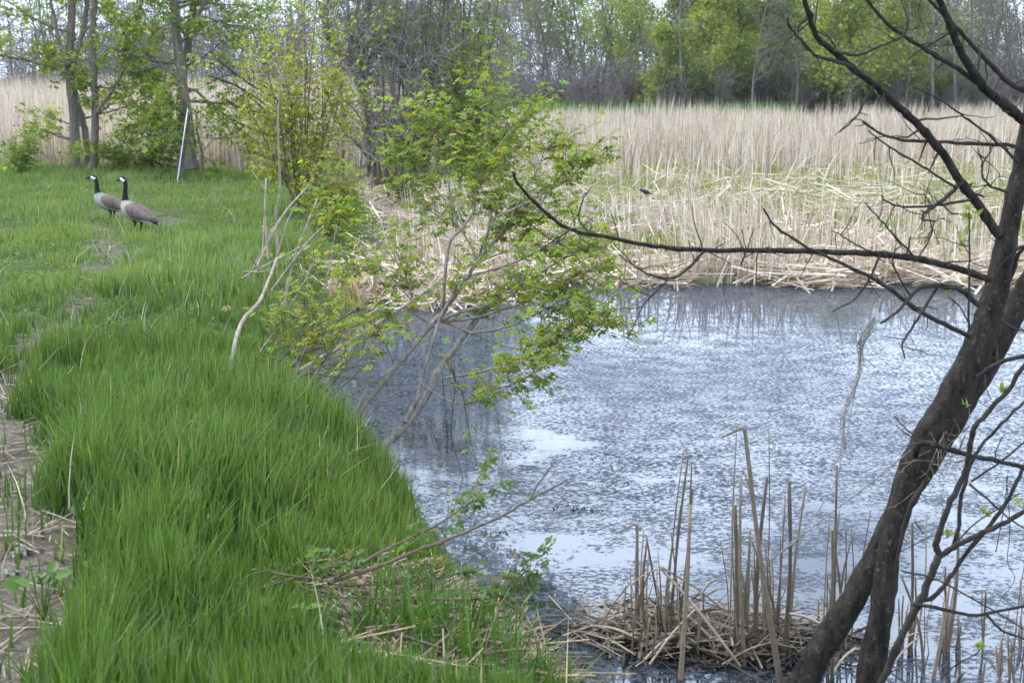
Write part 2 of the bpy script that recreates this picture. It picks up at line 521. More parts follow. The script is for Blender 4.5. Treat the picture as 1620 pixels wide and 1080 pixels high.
t.links.new(math2(t, 'ADD', math2(t, 'ADD', fine.outputs[0], drift.outputs[0]), patch.outputs[0]), weed.inputs[0])
b.inputs["Base Color"].default_value = (.012, .016, .018, 1)
b.inputs["Roughness"].default_value = .04
b.inputs["IOR"].default_value = 2.0
rip = noise(t, mp.outputs[0], 5, 3, .5)
bp = add(t, "ShaderNodeBump"); bp.inputs["Strength"].default_value = .018; bp.inputs["Distance"].default_value = .05
t.links.new(rip.outputs[0], bp.inputs["Height"]); t.links.new(bp.outputs[0], b.inputs["Normal"])
wd = add(t, "ShaderNodeBsdfPrincipled")
wc = ramp2(t, fine.outputs[0], (.012, .015, .022), (.055, .066, .088), .4, .66)
t.links.new(wc.outputs[0], wd.inputs["Base Color"])
wd.inputs["Roughness"].default_value = .7; wd.inputs["Specular IOR Level"].default_value = .2
bp2 = add(t, "ShaderNodeBump"); bp2.inputs["Strength"].default_value = .4; bp2.inputs["Distance"].default_value = .02
t.links.new(fine.outputs[0], bp2.inputs["Height"]); t.links.new(bp2.outputs[0], wd.inputs["Normal"])
mx = add(t, "ShaderNodeMixShader")
t.links.new(weed.outputs[0], mx.inputs[0]); t.links.new(b.outputs[0], mx.inputs[1]); t.links.new(wd.outputs[0], mx.inputs[2])
t.links.new(mx.outputs[0], o.inputs[0])
me = mk_mesh("water", np.array([[-70, 2.0, WATER], [70, 2.0, WATER], [70, 62, WATER], [-70, 62, WATER]]), [np.array([[0, 1, 2, 3]])])
w_ = obj("water", me, M_WATER)
tag(w_, "still pond water mottled with dark floating weed", "water", kind="structure")

# ------------------------------------------------------------------ tree machinery
def unit(v):
    return v / (np.linalg.norm(v) + 1e-9)
def grow(rs, p, d, L, r, lvl, sp, out, tips):
    n = sp['n'][lvl]
    pts, dirs = [np.array(p, float)], []
    d = unit(np.array(d, float))
    for i in range(n):
        d = unit(d + rs.normal(0, sp['wob'][lvl], 3) + np.array([0, 0, sp['up'][lvl]]))
        pts.append(pts[-1] + d * L / n); dirs.append(d)
    pts = np.array(pts)
    rad = r * np.linspace(1, sp['taper'][lvl], n + 1)
    out.append((lvl, pts, rad))
    if lvl + 1 < len(sp['n']):
        k = sp['kids'][lvl]
        for j in range(k):
            t = sp['start'][lvl] + (1 - sp['start'][lvl]) * ((j + rs.random()) / k)
            f = t * n; i = min(int(f), n - 1)
            q = pts[i] + (pts[i + 1] - pts[i]) * (f - i)
            dd = dirs[i]
            perp = unit(np.cross(dd, rs.normal(0, 1, 3)))
            a = rs.normal(sp['ang'][lvl], .18)
            cd = dd * math.cos(a) + perp * math.sin(a)
            grow(rs, q, cd, L * sp['ratio'][lvl] * rs.uniform(.7, 1.25) * (1 - .45 * t * sp.get('cone', 1)), max(rad[i] * sp['rr'][lvl], sp['rmin']), lvl + 1, sp, out, tips)
    if lvl >= sp['leaf_lvl']:
        for i in range(1, n + 1):
            tips.append((pts[i], dirs[i - 1]))
def leaves_at(rs, tips, per, spread, size, base, tmpl=SIMPLE, droop=.3, hv=.2, alt=None, altp=0.0):
    if not tips: return None
    P = np.array([a for a, _ in tips]); D = np.array([b for _, b in tips])
    P = np.repeat(P, per, 0); D = np.repeat(D, per, 0)
    n = len(P)
    P = P + rs.normal(0, spread, (n, 3))
    d = D * .5 + rs.normal(0, .8, (n, 3)); d[:, 2] -= droop
    C = jitter(base, n, hv, .07, rs)
    if alt is not None:
        m = rs.random(n) < altp
        C[m] = jitter(alt, m.sum(), hv, .07, rs)
    # patchy variation between whole sprays
    pv = np.repeat(rs.normal(1, .16, len(tips)), per)[:, None]
    C = np.clip(C * pv, .004, .8)
    return scatter(tmpl[0], tmpl[1], P, rotmats(d, rs.uniform(-.9, .9, n)), rs.uniform(.6, 1.3, n) * size, C)

def far_tree(name, seed, sp, H, r, leaf=None, stems=1, mat=M_FARTWIG):
    rs = np.random.default_rng(seed)
    outp, tips = [], []
    for s_ in range(stems):
        a = rs.uniform(0, 6.28)
        tilt = 0.05 if stems == 1 else rs.uniform(.1, .45)
        grow(rs, (rs.normal(0, .15 * (stems > 1)), rs.normal(0, .15 * (stems > 1)), -.1), (math.cos(a) * tilt, math.sin(a) * tilt, 1), H * rs.uniform(.85, 1.1), r, 0, sp, outp, tips)
    root = empty(name, (0, 0, 0))
    V, F, C = tubes([(p, q) for l, p, q in outp if l == 0], 6)
    obj("trunk", mk_mesh("trunk", V, F, None, True), mat, root)
    fine = [(p, q) for l, p, q in outp if l > 0]
    if fine:
        V, F, C = tubes(fine, 3)
        obj("branches", mk_mesh("branches", V, F, None, True), mat, root)
    if leaf:
        V, F, C = leaves_at(rs, tips, **leaf)
        obj("crown", mk_mesh("crown", V, F, C), M_LEAF, root)
    return root
def place_copy(root, loc, rz, sc, label, cat, group, first=False):
    if first:
        r = root
    else:
        r = root.copy(); S.collection.objects.link(r)
        for ch in root.children:
            c_ = ch.copy(); S.collection.objects.link(c_); c_.parent = r
    r.location = loc; r.rotation_euler = (0, 0, rz)
    r.scale = (sc, sc, sc)
    tag(r, label, cat, group)
    return r
USED = set()
def put(root, px, y, sc, label, cat, group=None):
    x = gx(px, y)
    z = float(land_z(np.array([x]), np.array([y]))[0])
    f = root.name not in USED
    USED.add(root.name)
    return place_copy(root, (x, y, z), R.uniform(0, 6.28), sc * .86, label, cat, group, f)

SP_BARE = dict(n=[7, 5, 4, 3], wob=[.05, .16, .2, .22], up=[.03, .08, .04, .03], taper=[.35, .3, .3, .4], kids=[13, 7, 5], start=[.18, .15, .1], ang=[.75, .7, .7],
               ratio=[.42, .5, .55], rr=[.42, .5, .6], rmin=.011, leaf_lvl=3)
SP_TALL = dict(SP_BARE, kids=[9, 6, 5], start=[.4, .2, .1])
SP_BUSHY = dict(n=[6, 5, 4], wob=[.07, .15, .2], up=[.04, .03, .02], taper=[.35, .3, .3], kids=[26, 8], start=[.06, .15], ang=[1.05, .8], ratio=[.36, .5], rr=[.4, .5], rmin=.012, leaf_lvl=1)
SP_BRUSH = dict(n=[5, 4, 3], wob=[.14, .22, .25], up=[.02, .02, 0], taper=[.4, .35, .4], kids=[8, 6], start=[.15, .1], ang=[.7, .7], ratio=[.5, .5], rr=[.6, .7], rmin=.011, leaf_lvl=2)
bareA = far_tree("bare_tree", 11, dict(SP_BARE, wob=[.10, .18, .2, .22], kids=[16, 7, 5]), 9.5, .09)
bareB = far_tree("bare_tree", 12, dict(SP_TALL, wob=[.09, .18, .2, .22], kids=[13, 7, 5]), 11, .11)
bareC = far_tree("bare_tree", 13, dict(SP_BARE, wob=[.12, .2, .22, .22], kids=[16, 8, 5]), 8.5, .08)
GRN = (.21, .275, .075); YEL = (.30, .335, .085)
greenA = far_tree("leafy_tree", 21, SP_BUSHY, 8.5, .13, dict(per=9, spread=.28, size=.25, base=GRN, tmpl=TRIO, alt=YEL, altp=.35))
greenB = far_tree("leafy_tree", 22, SP_BUSHY, 10, .14, dict(per=9, spread=.32, size=.27, base=(.25, .31, .08), tmpl=TRIO, alt=YEL, altp=.5))
greenC = far_tree("leafy_tree", 23, dict(SP_BUSHY, start=[.3, .15], kids=[18, 8]), 11, .15, dict(per=6, spread=.3, size=.24, base=(.21, .27, .09), tmpl=TRIO, alt=YEL, altp=.3))
buddy = far_tree("budding_tree", 24, dict(SP_BARE, leaf_lvl=3), 10.5, .14, dict(per=3, spread=.2, size=.18, base=(.25, .31, .09), tmpl=SIMPLE))
brushA = far_tree("bare_shrub", 31, SP_BRUSH, 2.6, .03, stems=9)
brushB = far_tree("bare_shrub", 32, SP_BRUSH, 2.0, .025, stems=12)
brushG = far_tree("leafy_shrub", 33, SP_BRUSH, 2.4, .03, dict(per=2, spread=.1, size=.16, base=(.14, .20, .05), tmpl=TRIO), stems=8)

# right-hand wood
put(greenA, 1052, 70, .62, "small bright green tree on the grass strip at the wood's edge", "tree")
put(greenB, 1120, 74, .80, "green tree just right of the small bright one at the wood's edge", "tree")
put(greenC, 1178, 78, 1.0, "tall green tree rising at the middle of the far wood", "tree")
put(greenA, 1225, 76, .85, "dark-based green tree beside the big yellow-green tree", "tree")
put(greenB, 1335, 68, .95, "big yellow-green bushy tree over the reeds, largest in the far wood", "tree")
put(greenB, 1400, 71, .62, "low yellow-green bush at the foot of the largest far tree", "tree")
put(greenC, 1290, 80, 1.0, "tall green tree behind the largest yellow-green far tree", "tree")
put(greenB, 1250, 84, 1.05, "tall pale green tree filling the gap left of the largest far tree", "tree")
put(greenB, 1450, 82, .95, "green tree at the start of the dark bare wood on the right", "tree")
put(greenA, 1155, 88, 1.1, "green tree top rising behind the middle of the far wood", "tree")
put(greenC, 1375, 88, 1.1, "green tree top rising behind the largest far tree's right side", "tree")
put(greenA, 1085, 84, 1.0, "soft green tree behind the small bright one", "tree")
put(greenC, 985, 84, .8, "thin green tree where the bare wood turns green", "tree")
for px, y, sc in ((845, 76, .9), (872, 82, 1.0), (893, 79, .8), (935, 80, .85), (962, 86, 1.0), (810, 80, .95), (780, 78, .9), (745, 82, 1.0), (705, 80, .9), (670, 84, 1.0)):
    put((bareA, bareB, bareC)[int(px) % 3], px, y, sc, "grey leafless tree in the wood behind the middle of the marsh", "tree", "bare trees behind the middle marsh")
for px, y, sc in ((905, 90, 1.0), (1010, 90, 1.05), (855, 92, 1.1), (1090, 92, 1.0), (1150, 96, 1.1), (950, 94, .9), (785, 92, 1.05), (730, 94, 1.0), (1020, 78, .8), (925, 86, .85), (975, 80, .7), (1105, 82, .95), (870, 88, .9), (690, 90, .95), (640, 92, 1.0), (1520, 90, .9), (1590, 92, .9)):
    put(buddy, px, y, sc, "tall tree hazed with pale new buds, " + ("behind the bare thicket" if px < 800 else "in the grey wood left of the green trees" if px < 1000 else "behind the green trees" if px < 1400 else "in the dark wood on the right"), "tree", "budding trees in the far wood")
for px in (1075, 1185, 1255, 1300, 1425):
    put((bareC, bareA)[px % 2], px, 69, .9, "slender bare tree standing before the green trees of the far wood", "tree", "bare trees before the green wood")
put(bareB, 1466, 68, 1.0, "straight pale trunk standing at the edge of the right-hand wood", "tree")
lt = put(bareB, 1506, 69, .9, "leaning pale trunk beside the straight one in the right-hand wood", "tree")
lt.rotation_euler = (0, .16, 2.0)
for px, y, sc in ((1440, 76, 1.0), (1488, 80, 1.0), (1475, 92, 1.0), (1515, 94, 1.0), (1545, 95, 1.0), (1575, 90, 1.0), (1605, 96, 1.0), (1630, 91, 1.0), (1500, 88, .8), (1530, 86, .8), (1570, 84, .8), (1620, 82, .85), (1532, 75, .95), (1560, 72, .9), (1588, 78, 1.05), (1612, 73, .9), (1640, 76, 1.0), (1670, 80, 1.0), (1548, 84, 1.1), (1600, 86, 1.1), (1420, 86, 1.1), (1465, 88, 1.1)):
    put((bareA, bareC, bareB)[int(px) % 3], px, y, sc, "brown leafless tree in the dark wood " + ("left of the straight pale trunk" if px < 1466 else "around the two pale trunks" if px < 1530 else "right of the leaning pale trunk"), "tree", "bare trees of the right-hand wood")
for i, px in enumerate(range(800, 1660, 24)):
    q = px + R.uniform(-10, 10)
    put((brushA, brushB)[i % 2], q, R.uniform(69, 75), R.uniform(.8, 1.25), "tangled grey shrub at the far marsh edge " + ("before the bare grey wood" if q < 1000 else "by the small bright green tree" if q < 1100 else "under the middle green trees" if q < 1250 else "under the largest yellow-green tree" if q < 1450 else "before the dark bare wood"), "shrub", "bare shrubs along the far marsh edge")
for px in (1010, 1085, 1160, 1215, 1262, 1300, 1370, 1420, 1480, 1530):
    put(brushG, px + R.uniform(-8, 8), R.uniform(70, 74), R.uniform(.7, 1.0), "small green shrub at the far marsh edge " + ("by the small bright tree" if px < 1100 else "under the middle green trees" if px < 1250 else "under the largest yellow-green tree" if px < 1450 else "before the dark bare wood"), "shrub", "green shrubs along the far marsh edge")
# left-hand wood behind the left reed bed
for i in range(34):
    px = -60 + i * 22 + R.uniform(-9, 9)
    y = R.uniform(80, 100)
    if 385 < px < 425: y = 100
    put((bareA, bareB, bareC)[i % 3], px, y, R.uniform(.85, 1.15), "grey leafless tree behind the left reed bed, seen " + ("left of the twin-trunked tree" if px < 100 else "between the two left bank trees" if px < 290 else "between the stake and the yellow-green shrub" if px < 480 else "through the bare thicket"), "tree", "bare trees behind the left reed bed")
for i in range(20):
    put((brushA, brushB)[i % 2], -40 + i * 36 + R.uniform(-9, 9), R.uniform(78, 86), R.uniform(.9, 1.4), "low grey shrub between wood and left reed bed", "shrub", "bare shrubs behind the left reed bed")
# deep wood: a mass of thin trunks and twigs nobody could count
rs = np.random.default_rng(41)
pol = []
for i in range(620):
    y = 92 + 60 * rs.random(); x = rs.uniform(-.46, .46) * y
    H = rs.uniform(3.5, 8.5); th = rs.normal(0, .14, 2)
    z0 = .8
    pts = np.array([[x, y, z0 - .5], [x + th[0] * H * .5 + rs.normal(0, .15), y + th[1] * H * .5, z0 + H * .5], [x + th[0] * H, y + th[1] * H, z0 + H]])
    r_ = rs.uniform(.025, .06)
    pol.append((pts, np.array([r_, r_ * .75, r_ * .25])))
    for k in range(46):
        t_ = rs.uniform(.0, 1); q = pts[0] + (pts[2] - pts[0]) * t_
        dd = unit(np.array([rs.normal(0, .8), rs.normal(0, .5), rs.uniform(-.1, 1)])) * rs.uniform(.8, 3.4)
        pol.append((np.array([q, q + dd * .5 + rs.normal(0, .16, 3), q + dd]), np.array([.024, .018, .010])))
V, F, C = tubes(pol, 3)
dw = obj("wood", mk_mesh("wood", V, F, None, True), M_FARTWIG)
tag(dw, "deep grey wood of thin bare trunks behind everything", "wood", kind="stuff")

n = 9000
y = rs.uniform(72, 92, n); x = rs.uniform(-.46, .46, n) * y
keep = fbm(x, y, .3, 19) > .42
x, y = x[keep], y[keep]; n = len(x)
V, F, CC = blades(np.stack([x, y, land_z(x, y) - .05], 1), rs.uniform(.8, 3.2, n), rs.uniform(.02, .045, n), rs.uniform(-.8, .8, n), np.abs(rs.normal(.2, .35, n)), rs.uniform(0, 6.28, n), jitter((.13, .112, .097), n, .25, .05, rs), None, 2)
tag(obj("undergrowth", mk_mesh("undergrowth", V, F, CC), M_STALK), "grey-brown leafless undergrowth filling the foot of the far wood", "undergrowth", kind="stuff")

# ------------------------------------------------------------------ reed beds
def reed_colors(n, rs):
    base = np.array([[.56, .47, .36], [.61, .525, .42], [.40, .305, .21], [.50, .42, .34]])
    c_ = base[rs.integers(0, 4, n)] * (1 + rs.normal(0, .19, (n, 1)))
    return np.clip(c_, .05, .8)
def reed_bed(name, rs, x, y, h, lean, w, label, segs=2, grp=None, shade=None):
    n = len(x)
    P = np.stack([x, y, np.maximum(land_z(x, y), WATER - .05) - .02], 1)
    C = reed_colors(n, rs)
    if shade is not None: C = C * shade
    ldr = 6.28 * 1.5 * fbm(x, y, .25, 29) + rs.normal(0, .9, n)
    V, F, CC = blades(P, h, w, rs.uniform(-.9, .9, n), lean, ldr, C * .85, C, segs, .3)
    o_ = obj(name, mk_mesh(name, V, F, CC), M_REED)
    return tag(o_, label, "reeds", grp, "stuff")
rs = np.random.default_rng(51)
# standing belt right
n = 60000
y = 27 + 37 * rs.random(n) ** 1.25; x = rs.uniform(-.07, .47, n) * y
keep = (fbm(x, y, .5, 11) > .36) & (rs.random(n) < .03 + .97 * smooth(33, 46, y + 18 * (fbm(x, y, .3, 12) - .5))) & ~((np.abs(x - .65) < 1.3) & (y < 47) & (y > 40))
x, y = x[keep], y[keep]; n = len(x)
h = (.58 + 1.15 * fbm(x, y, .5, 13)) * rs.uniform(.62, 1.14, n) + (rs.random(n) < .06) * rs.uniform(.1, .35, n)
lean = np.abs(rs.normal(0, .13, n)) + (rs.random(n) < .25) * rs.uniform(.1, .9, n) * (1.4 - smooth(30, 46, y))
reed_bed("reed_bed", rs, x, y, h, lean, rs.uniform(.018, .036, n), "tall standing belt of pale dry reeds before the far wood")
# left field behind the bank
n = 42000
y = 31 + 38 * rs.random(n) ** 1.4; x = rs.uniform(-.45, -.06, n) * y
keep = poly_sd(x, y, BANK) < -.3
x, y = x[keep], y[keep]; n = len(x)
h = (1.3 + .75 * smooth(31, 46, y) + .4 * fbm(x, y, .3, 14)) * rs.uniform(.7, 1.1, n)
lean = np.abs(rs.normal(0, .1, n)) + (rs.random(n) < .1) * rs.uniform(.1, .8, n)
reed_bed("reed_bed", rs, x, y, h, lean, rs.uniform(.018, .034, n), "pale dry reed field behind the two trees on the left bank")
# broken, sparse stems over the trampled marsh
n = 13000
y = 16 + 20 * rs.random(n) ** 1.5; x = rs.uniform(-.12, .48, n) * y
dens = fbm(x, y, .45, 15)
keep = (poly_sd(x, y, POND) < -.06) & (poly_sd(x, y, BANK) < -.2) & (rs.random(n) < (smooth(.46, .62, dens) + .05) * (1 - .55 * smooth(20, 25, y)) * (1 - .6 * smooth(.14, .24, x / y)))
x, y = x[keep], y[keep]; n = len(x)
h = rs.uniform(.2, 1.0, n) * (0.6 + .6 * fbm(x, y, .5, 16)) * (1 - .4 * smooth(22, 26, y))
lean = np.abs(rs.normal(0, .2, n)) + (rs.random(n) < .35) * rs.uniform(.1, 1.2, n)
reed_bed("reed_stems", rs, x, y, h, lean, rs.uniform(.012, .026, n), "sparse broken reed stems standing in the flattened marsh")
# flattened reeds
def flat_litter(name, rs, x, y, L, w, z, label, col=None, tilt=.12, mat=M_REED, jit=.04):
    n = len(x)
    th = rs.uniform(0, np.pi, n)
    d = np.stack([np.cos(th), np.sin(th) * .9, rs.normal(0, tilt, n)], 1)
    P = np.stack([x, y, z + np.abs(rs.normal(0, jit, n))], 1)
    C = reed_colors(n, rs) if col is None else col
    tv = np.array([[-.5, -.5, 0], [0, -.5, .15], [.5, -.35, 0], [.5, .35, 0], [0, .5, .15], [-.5, .5, 0]])
    M = rotmats(d, rs.normal(0, .6, n))
    V = np.einsum('nij,nkj->nki', M, tv[None] * np.stack([L, w, w], 1)[:, None, :]) + P[:, None, :]
    F = [(np.arange(n)[:, None, None] * 6 + np.array([[0, 1, 4, 5], [1, 2, 3, 4]])[None]).reshape(-1, 4)]
    o_ = obj(name, mk_mesh(name, V.reshape(-1, 3), F, np.repeat(C, 6, 0)), mat)
    return tag(o_, label, "reeds" if mat is M_REED else "litter", None, "stuff")
n = 17000
y = 15.3 + 26 * rs.random(n) ** 1.35; x = rs.uniform(-.13, .5, n) * y
keep = (poly_sd(x, y, POND) < .12) & (poly_sd(x, y, BANK) < .3) & (fbm(x, y, .5, 17) > .40)
x, y = x[keep], y[keep]; n = len(x)
flat_litter("fallen_reeds", rs, x, y, rs.uniform(.25, 1.3, n), rs.uniform(.012, .028, n), np.maximum(land_z(x, y), WATER) + .02, "flattened dead reeds matted over the marsh and pond edge", tilt=.2, jit=.09)
# olive moss and sedge between the flattened reeds
n = 52000
y = 18 + 24 * rs.random(n) ** 1.05; x = rs.uniform(-.08, .48, n) * y
m = fbm(x, y, .22, 18) + .25 * smooth(20, 27, y) * (1 - smooth(33, 40, y))
keep = (m > .52) & (poly_sd(x, y, BANK) < -.3)
x, y = x[keep], y[keep]; n = len(x)
P = np.stack([x, y, land_z(x, y) - .01], 1)
C = jitter((.22, .245, .08), n, .25, .1, rs)
V, F, CC = blades(P, rs.uniform(.08, .34, n), rs.uniform(.014, .034, n), rs.uniform(-1, 1, n), rs.uniform(.2, .9, n), rs.uniform(0, 6.28, n), C, None, 2)
tag(obj("marsh_sedge", mk_mesh("marsh_sedge", V, F, CC), M_GRASS), "olive green sedge showing through the flattened reeds", "sedge", None, "stuff")
# green strip at the foot of the wood
n = 16000
y = rs.uniform(62, 74, n); x = rs.uniform(.01, .2, n) * y
P = np.stack([x, y, land_z(x, y) - .02], 1)
C = jitter((.085, .19, .035), n, .2, .06, rs)
V, F, CC = blades(P, rs.uniform(.3, .65, n), rs.uniform(.03, .06, n), rs.uniform(-1, 1, n), rs.uniform(.1, .6, n), rs.uniform(0, 6.28, n), C, None, 2)
tag(obj("grass_strip", mk_mesh("grass_strip", V, F, CC), M_GRASS), "strip of fresh green grass between reeds and far wood", "grass", None, "stuff")

# ------------------------------------------------------------------ bank grass
rs = np.random.default_rng(61)
def bank_points(n, rmin, rmax, pw=-.2, t0=-.58, t1=.24):
    u = rs.random(n); k = pw + 1
    r_ = (rmin ** k + u * (rmax ** k - rmin ** k)) ** (1 / k)
    th = rs.uniform(t0, t1, n)
    return r_ * np.sin(th), r_ * np.cos(th)
def grass(name, n, rmin, rmax, hs, ws, label, pw=-.2, segs=2):
    x, y = bank_points(n, rmin, rmax, pw)
    sb = poly_sd(x, y, BANK)
    br = bare(x, y)
    fld = fbm(x, y, .9, 21); cl = .55 * fbm(x, y, 3.6, 22) + .45 * fbm(x, y, 1.5, 25)
    keep = (sb > .03) & (rs.random(n) < (1 - br * .965)) & (rs.random(n) < .22 + 1.1 * smooth(.3, .6, cl)) & ~((y < 16) & (y > 14) & (x > -1.75))
    x, y, sb, br, fld, cl = (q[keep] for q in (x, y, sb, br, fld, cl)); n = len(x)
    # tall strip along the water, shorter lawn away from it and by the path
    tall = .62 + .38 * smooth(9.5, 5.5, y) + .4 * (fld - .5) + 1.3 * (cl - .5) - .2 * smooth(.6, .1, sb)
    tall *= 1 - .4 * smooth(-1.25, -.75, x) * (1 - smooth(5.2, 5.9, y))
    tall *= 1 - .3 * smooth(15, 17, y) * (1 - smooth(24, 27, y)) * smooth(-2.6, -4.2, x)
    tall *= 1 - .45 * br
    tall *= 1 - .35 * smooth(-3.1, -4.2, x) * smooth(9, 11, y) * (1 - smooth(14, 16, y))
    tall *= 1 + 1.1 * np.exp(-((x + 4.75) / .45) ** 2 - ((y - 16.75) / .45) ** 2)
    h = hs * np.clip(tall, .22, 1.5) * rs.uniform(.6, 1.15, n)
    P = np.stack([x, y, land_z(x, y) - .02], 1)
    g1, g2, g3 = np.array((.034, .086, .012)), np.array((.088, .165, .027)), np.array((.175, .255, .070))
    mixv = np.clip(.45 * fbm(x, y, .6, 23) + .55 * cl + .45 * smooth(7, 14, y) + rs.normal(0, .16, n) - .14, 0, 1)[:, None]  # clump variety, plus overhead tree shade painted in as darker green on nearer blades
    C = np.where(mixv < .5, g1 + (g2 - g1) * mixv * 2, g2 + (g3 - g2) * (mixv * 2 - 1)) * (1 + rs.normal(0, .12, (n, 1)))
    hue = smooth(.42, .66, fbm(x, y, .75, 33))[:, None]
    C = C * (1 + hue * (np.array([[.9, .95, 1.08]]) - 1))
    dead = rs.random(n) < .004 + .03 * smooth(.62, .75, fbm(x, y, 1.7, 34))
    C[dead] = jitter((.30, .26, .16), dead.sum(), .25, .05, rs)
    C = np.clip(C, .006, .8)
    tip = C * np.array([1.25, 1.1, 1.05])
    wind = .9 + 1.6 * (fbm(x, y, .8, 24) - .5) * 3
    ld = np.where(rs.random(n) < .35, wind, rs.uniform(0, 6.28, n))
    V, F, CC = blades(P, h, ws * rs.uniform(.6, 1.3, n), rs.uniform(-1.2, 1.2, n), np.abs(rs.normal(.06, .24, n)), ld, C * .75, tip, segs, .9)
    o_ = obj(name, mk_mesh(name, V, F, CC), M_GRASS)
    return tag(o_, label, "grass", None, "stuff")
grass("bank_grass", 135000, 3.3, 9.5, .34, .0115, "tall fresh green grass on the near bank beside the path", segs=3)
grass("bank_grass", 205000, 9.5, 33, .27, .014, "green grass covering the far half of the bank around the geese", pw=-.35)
n = 900
x = rs.uniform(-.5, .25, n); y = rs.uniform(4.1, 5.3, n)
keep = (fbm(x, y, 4, 28) > .55) & (poly_sd(x, y, BANK) > -.12)
x, y = x[keep], y[keep]; n = len(x)
C = jitter((.07, .15, .024), n, .2, .08, rs)
V, F, CC = blades(np.stack([x, y, land_z(x, y) - .02], 1), rs.uniform(.12, .36, n), rs.uniform(.006, .012, n), rs.uniform(-1, 1, n), np.abs(rs.normal(.25, .3, n)), rs.uniform(0, 6.28, n), C * .8, C * 1.15, 3, .9)
tag(obj("sprouting_grass", mk_mesh("sprouting_grass", V, F, CC), M_GRASS), "thin fresh grass sprouting through the matted dead grass", "grass", None, "stuff")
# low broad-leaved weeds and dry stems mixed into the grass
n = 5200
x, y = bank_points(n, 4.2, 26, -.1)
keep = (poly_sd(x, y, BANK) > .15) & (rs.random(n) < .15 + .85 * smooth(5, 9, y)) & (fbm(x, y, 1.1, 31) > .52) & (bare(x, y) < .9)
x, y = x[keep], y[keep]; n = len(x)
k = 6
P = np.repeat(np.stack([x, y, land_z(x, y) + rs.uniform(.03, .16, n)], 1), k, 0) + rs.normal(0, .025, (n * k, 3)) * [1, 1, .8]
az = rs.uniform(0, 6.28, n * k)
V, F, CC = scatter(SIMPLE[0] * [1, 1.3, 1], SIMPLE[1], P, rotmats(np.stack([np.cos(az), np.sin(az), rs.uniform(.1, 1.2, n * k)], 1), rs.normal(0, .4, n * k)), rs.uniform(.02, .05, n * k), jitter((.08, .15, .035), n * k, .22, .1, rs))
tag(obj("ground_weeds", mk_mesh("ground_weeds", V, F, CC), M_LEAF), "low broad-leaved weeds mixed into the bank grass", "weeds", None, "stuff")
n = 1500
x, y = bank_points(n, 3.8, 24, -.4)
keep = (poly_sd(x, y, BANK) > .1) & (fbm(x, y, 1.3, 32) > .54)
x, y = x[keep], y[keep]; n = len(x)
V, F, CC = blades(np.stack([x, y, land_z(x, y)], 1), rs.uniform(.12, .42, n), rs.uniform(.003, .008, n), rs.uniform(-1, 1, n), rs.uniform(.1, 1.4, n), rs.uniform(0, 6.28, n), jitter((.42, .36, .26), n, .2, .05, rs), None, 3)
tag(obj("dry_stems", mk_mesh("dry_stems", V, F, CC), M_STALK), "thin pale dry stems scattered through the bank grass", "stems", None, "stuff")
# dead thatch on the path and by the pond
n = 18000
x, y = bank_points(n, 3.4, 26, -.5)
br = bare(x, y)
keep = (poly_sd(x, y, BANK) > -.15) & (rs.random(n) < br)
x, y = x[keep], y[keep]; n = len(x)
colr = np.clip(np.array([[.23, .19, .14]]) * (1 + rs.normal(0, .28, (n, 1))) * (1 + rs.normal(0, .05, (n, 3))), .03, .75)
flat_litter("dead_thatch", rs, x, y, rs.uniform(.05, .28, n), rs.uniform(.003, .007, n), land_z(x, y) + .006, "dry tan thatch lying on the worn path", colr, .18, M_STALK, .012)
# coarse dead thatch at the pond foot
n = 2600
x = rs.normal(-.22, .24, n); y = rs.normal(5.0, .38, n)
keep = (poly_sd(x, y, BANK) > -.12)
x, y = x[keep], y[keep]; n = len(x)
colr = np.clip(np.array([[.21, .155, .10]]) * (1 + rs.normal(0, .3, (n, 1))), .02, .7)
flat_litter("dead_grass_mat", rs, x, y, rs.uniform(.1, .42, n), rs.uniform(.003, .008, n), np.maximum(land_z(x, y), WATER) + .012, "matted brown dead grass on the bank's foot by the near reeds", colr, .25, M_STALK, .03)

# ------------------------------------------------------------------ geese
M_FEATHER, t, b, o = nodes("goose_feather")
a = add(t, "ShaderNodeAttribute", attribute_name="Col")
tcx = add(t, "ShaderNodeTexCoord")
wv = add(t, "ShaderNodeTexWave", wave_type='BANDS', bands_direction='X'); wv.inputs["Scale"].default_value = 12; wv.inputs["Distortion"].default_value = 9; wv.inputs["Detail"].default_value = 3; wv.inputs["Detail Scale"].default_value = 3
t.links.new(tcx.outputs["Object"], wv.inputs["Vector"])
mr = add(t, "ShaderNodeMapRange"); mr.inputs[3].default_value = .74; mr.inputs[4].default_value = 1.2
t.links.new(wv.outputs["Fac"], mr.inputs[0])
mu = add(t, "ShaderNodeVectorMath", operation='MULTIPLY'); t.links.new(a.outputs["Color"], mu.inputs[0]); t.links.new(mr.outputs[0], mu.inputs[1])
t.links.new(mu.outputs[0], b.inputs["Base Color"]); b.inputs["Roughness"].default_value = .75; b.inputs["Specular IOR Level"].default_value = .2
M_EYE, t, b, o = nodes("goose_eye"); b.inputs["Base Color"].default_value = (.01, .008, .006, 1); b.inputs["Roughness"].default_value = .15
ST = np.array([  # x, z, half width, half height, colour code
    (-.355, .150, .010, .004), (-.30, .178, .036, .014), (-.245, .205, .055, .034), (-.18, .235, .082, .062), (-.10, .265, .108, .088), (-.01, .29, .122, .104),
    (.07, .312, .12, .109), (.135, .345, .102, .098), (.172, .392, .074, .076), (.186, .44, .048, .050), (.186, .49, .034, .036), (.180, .55, .028, .030),
    (.174, .605, .0255, .027), (.180, .648, .027, .029), (.205, .676, .031, .031), (.238, .682, .030, .029), (.262, .675, .023, .023), (.280, .667, .015, .016), (.305, .660, .0125, .010), (.330, .652, .008, .004)])
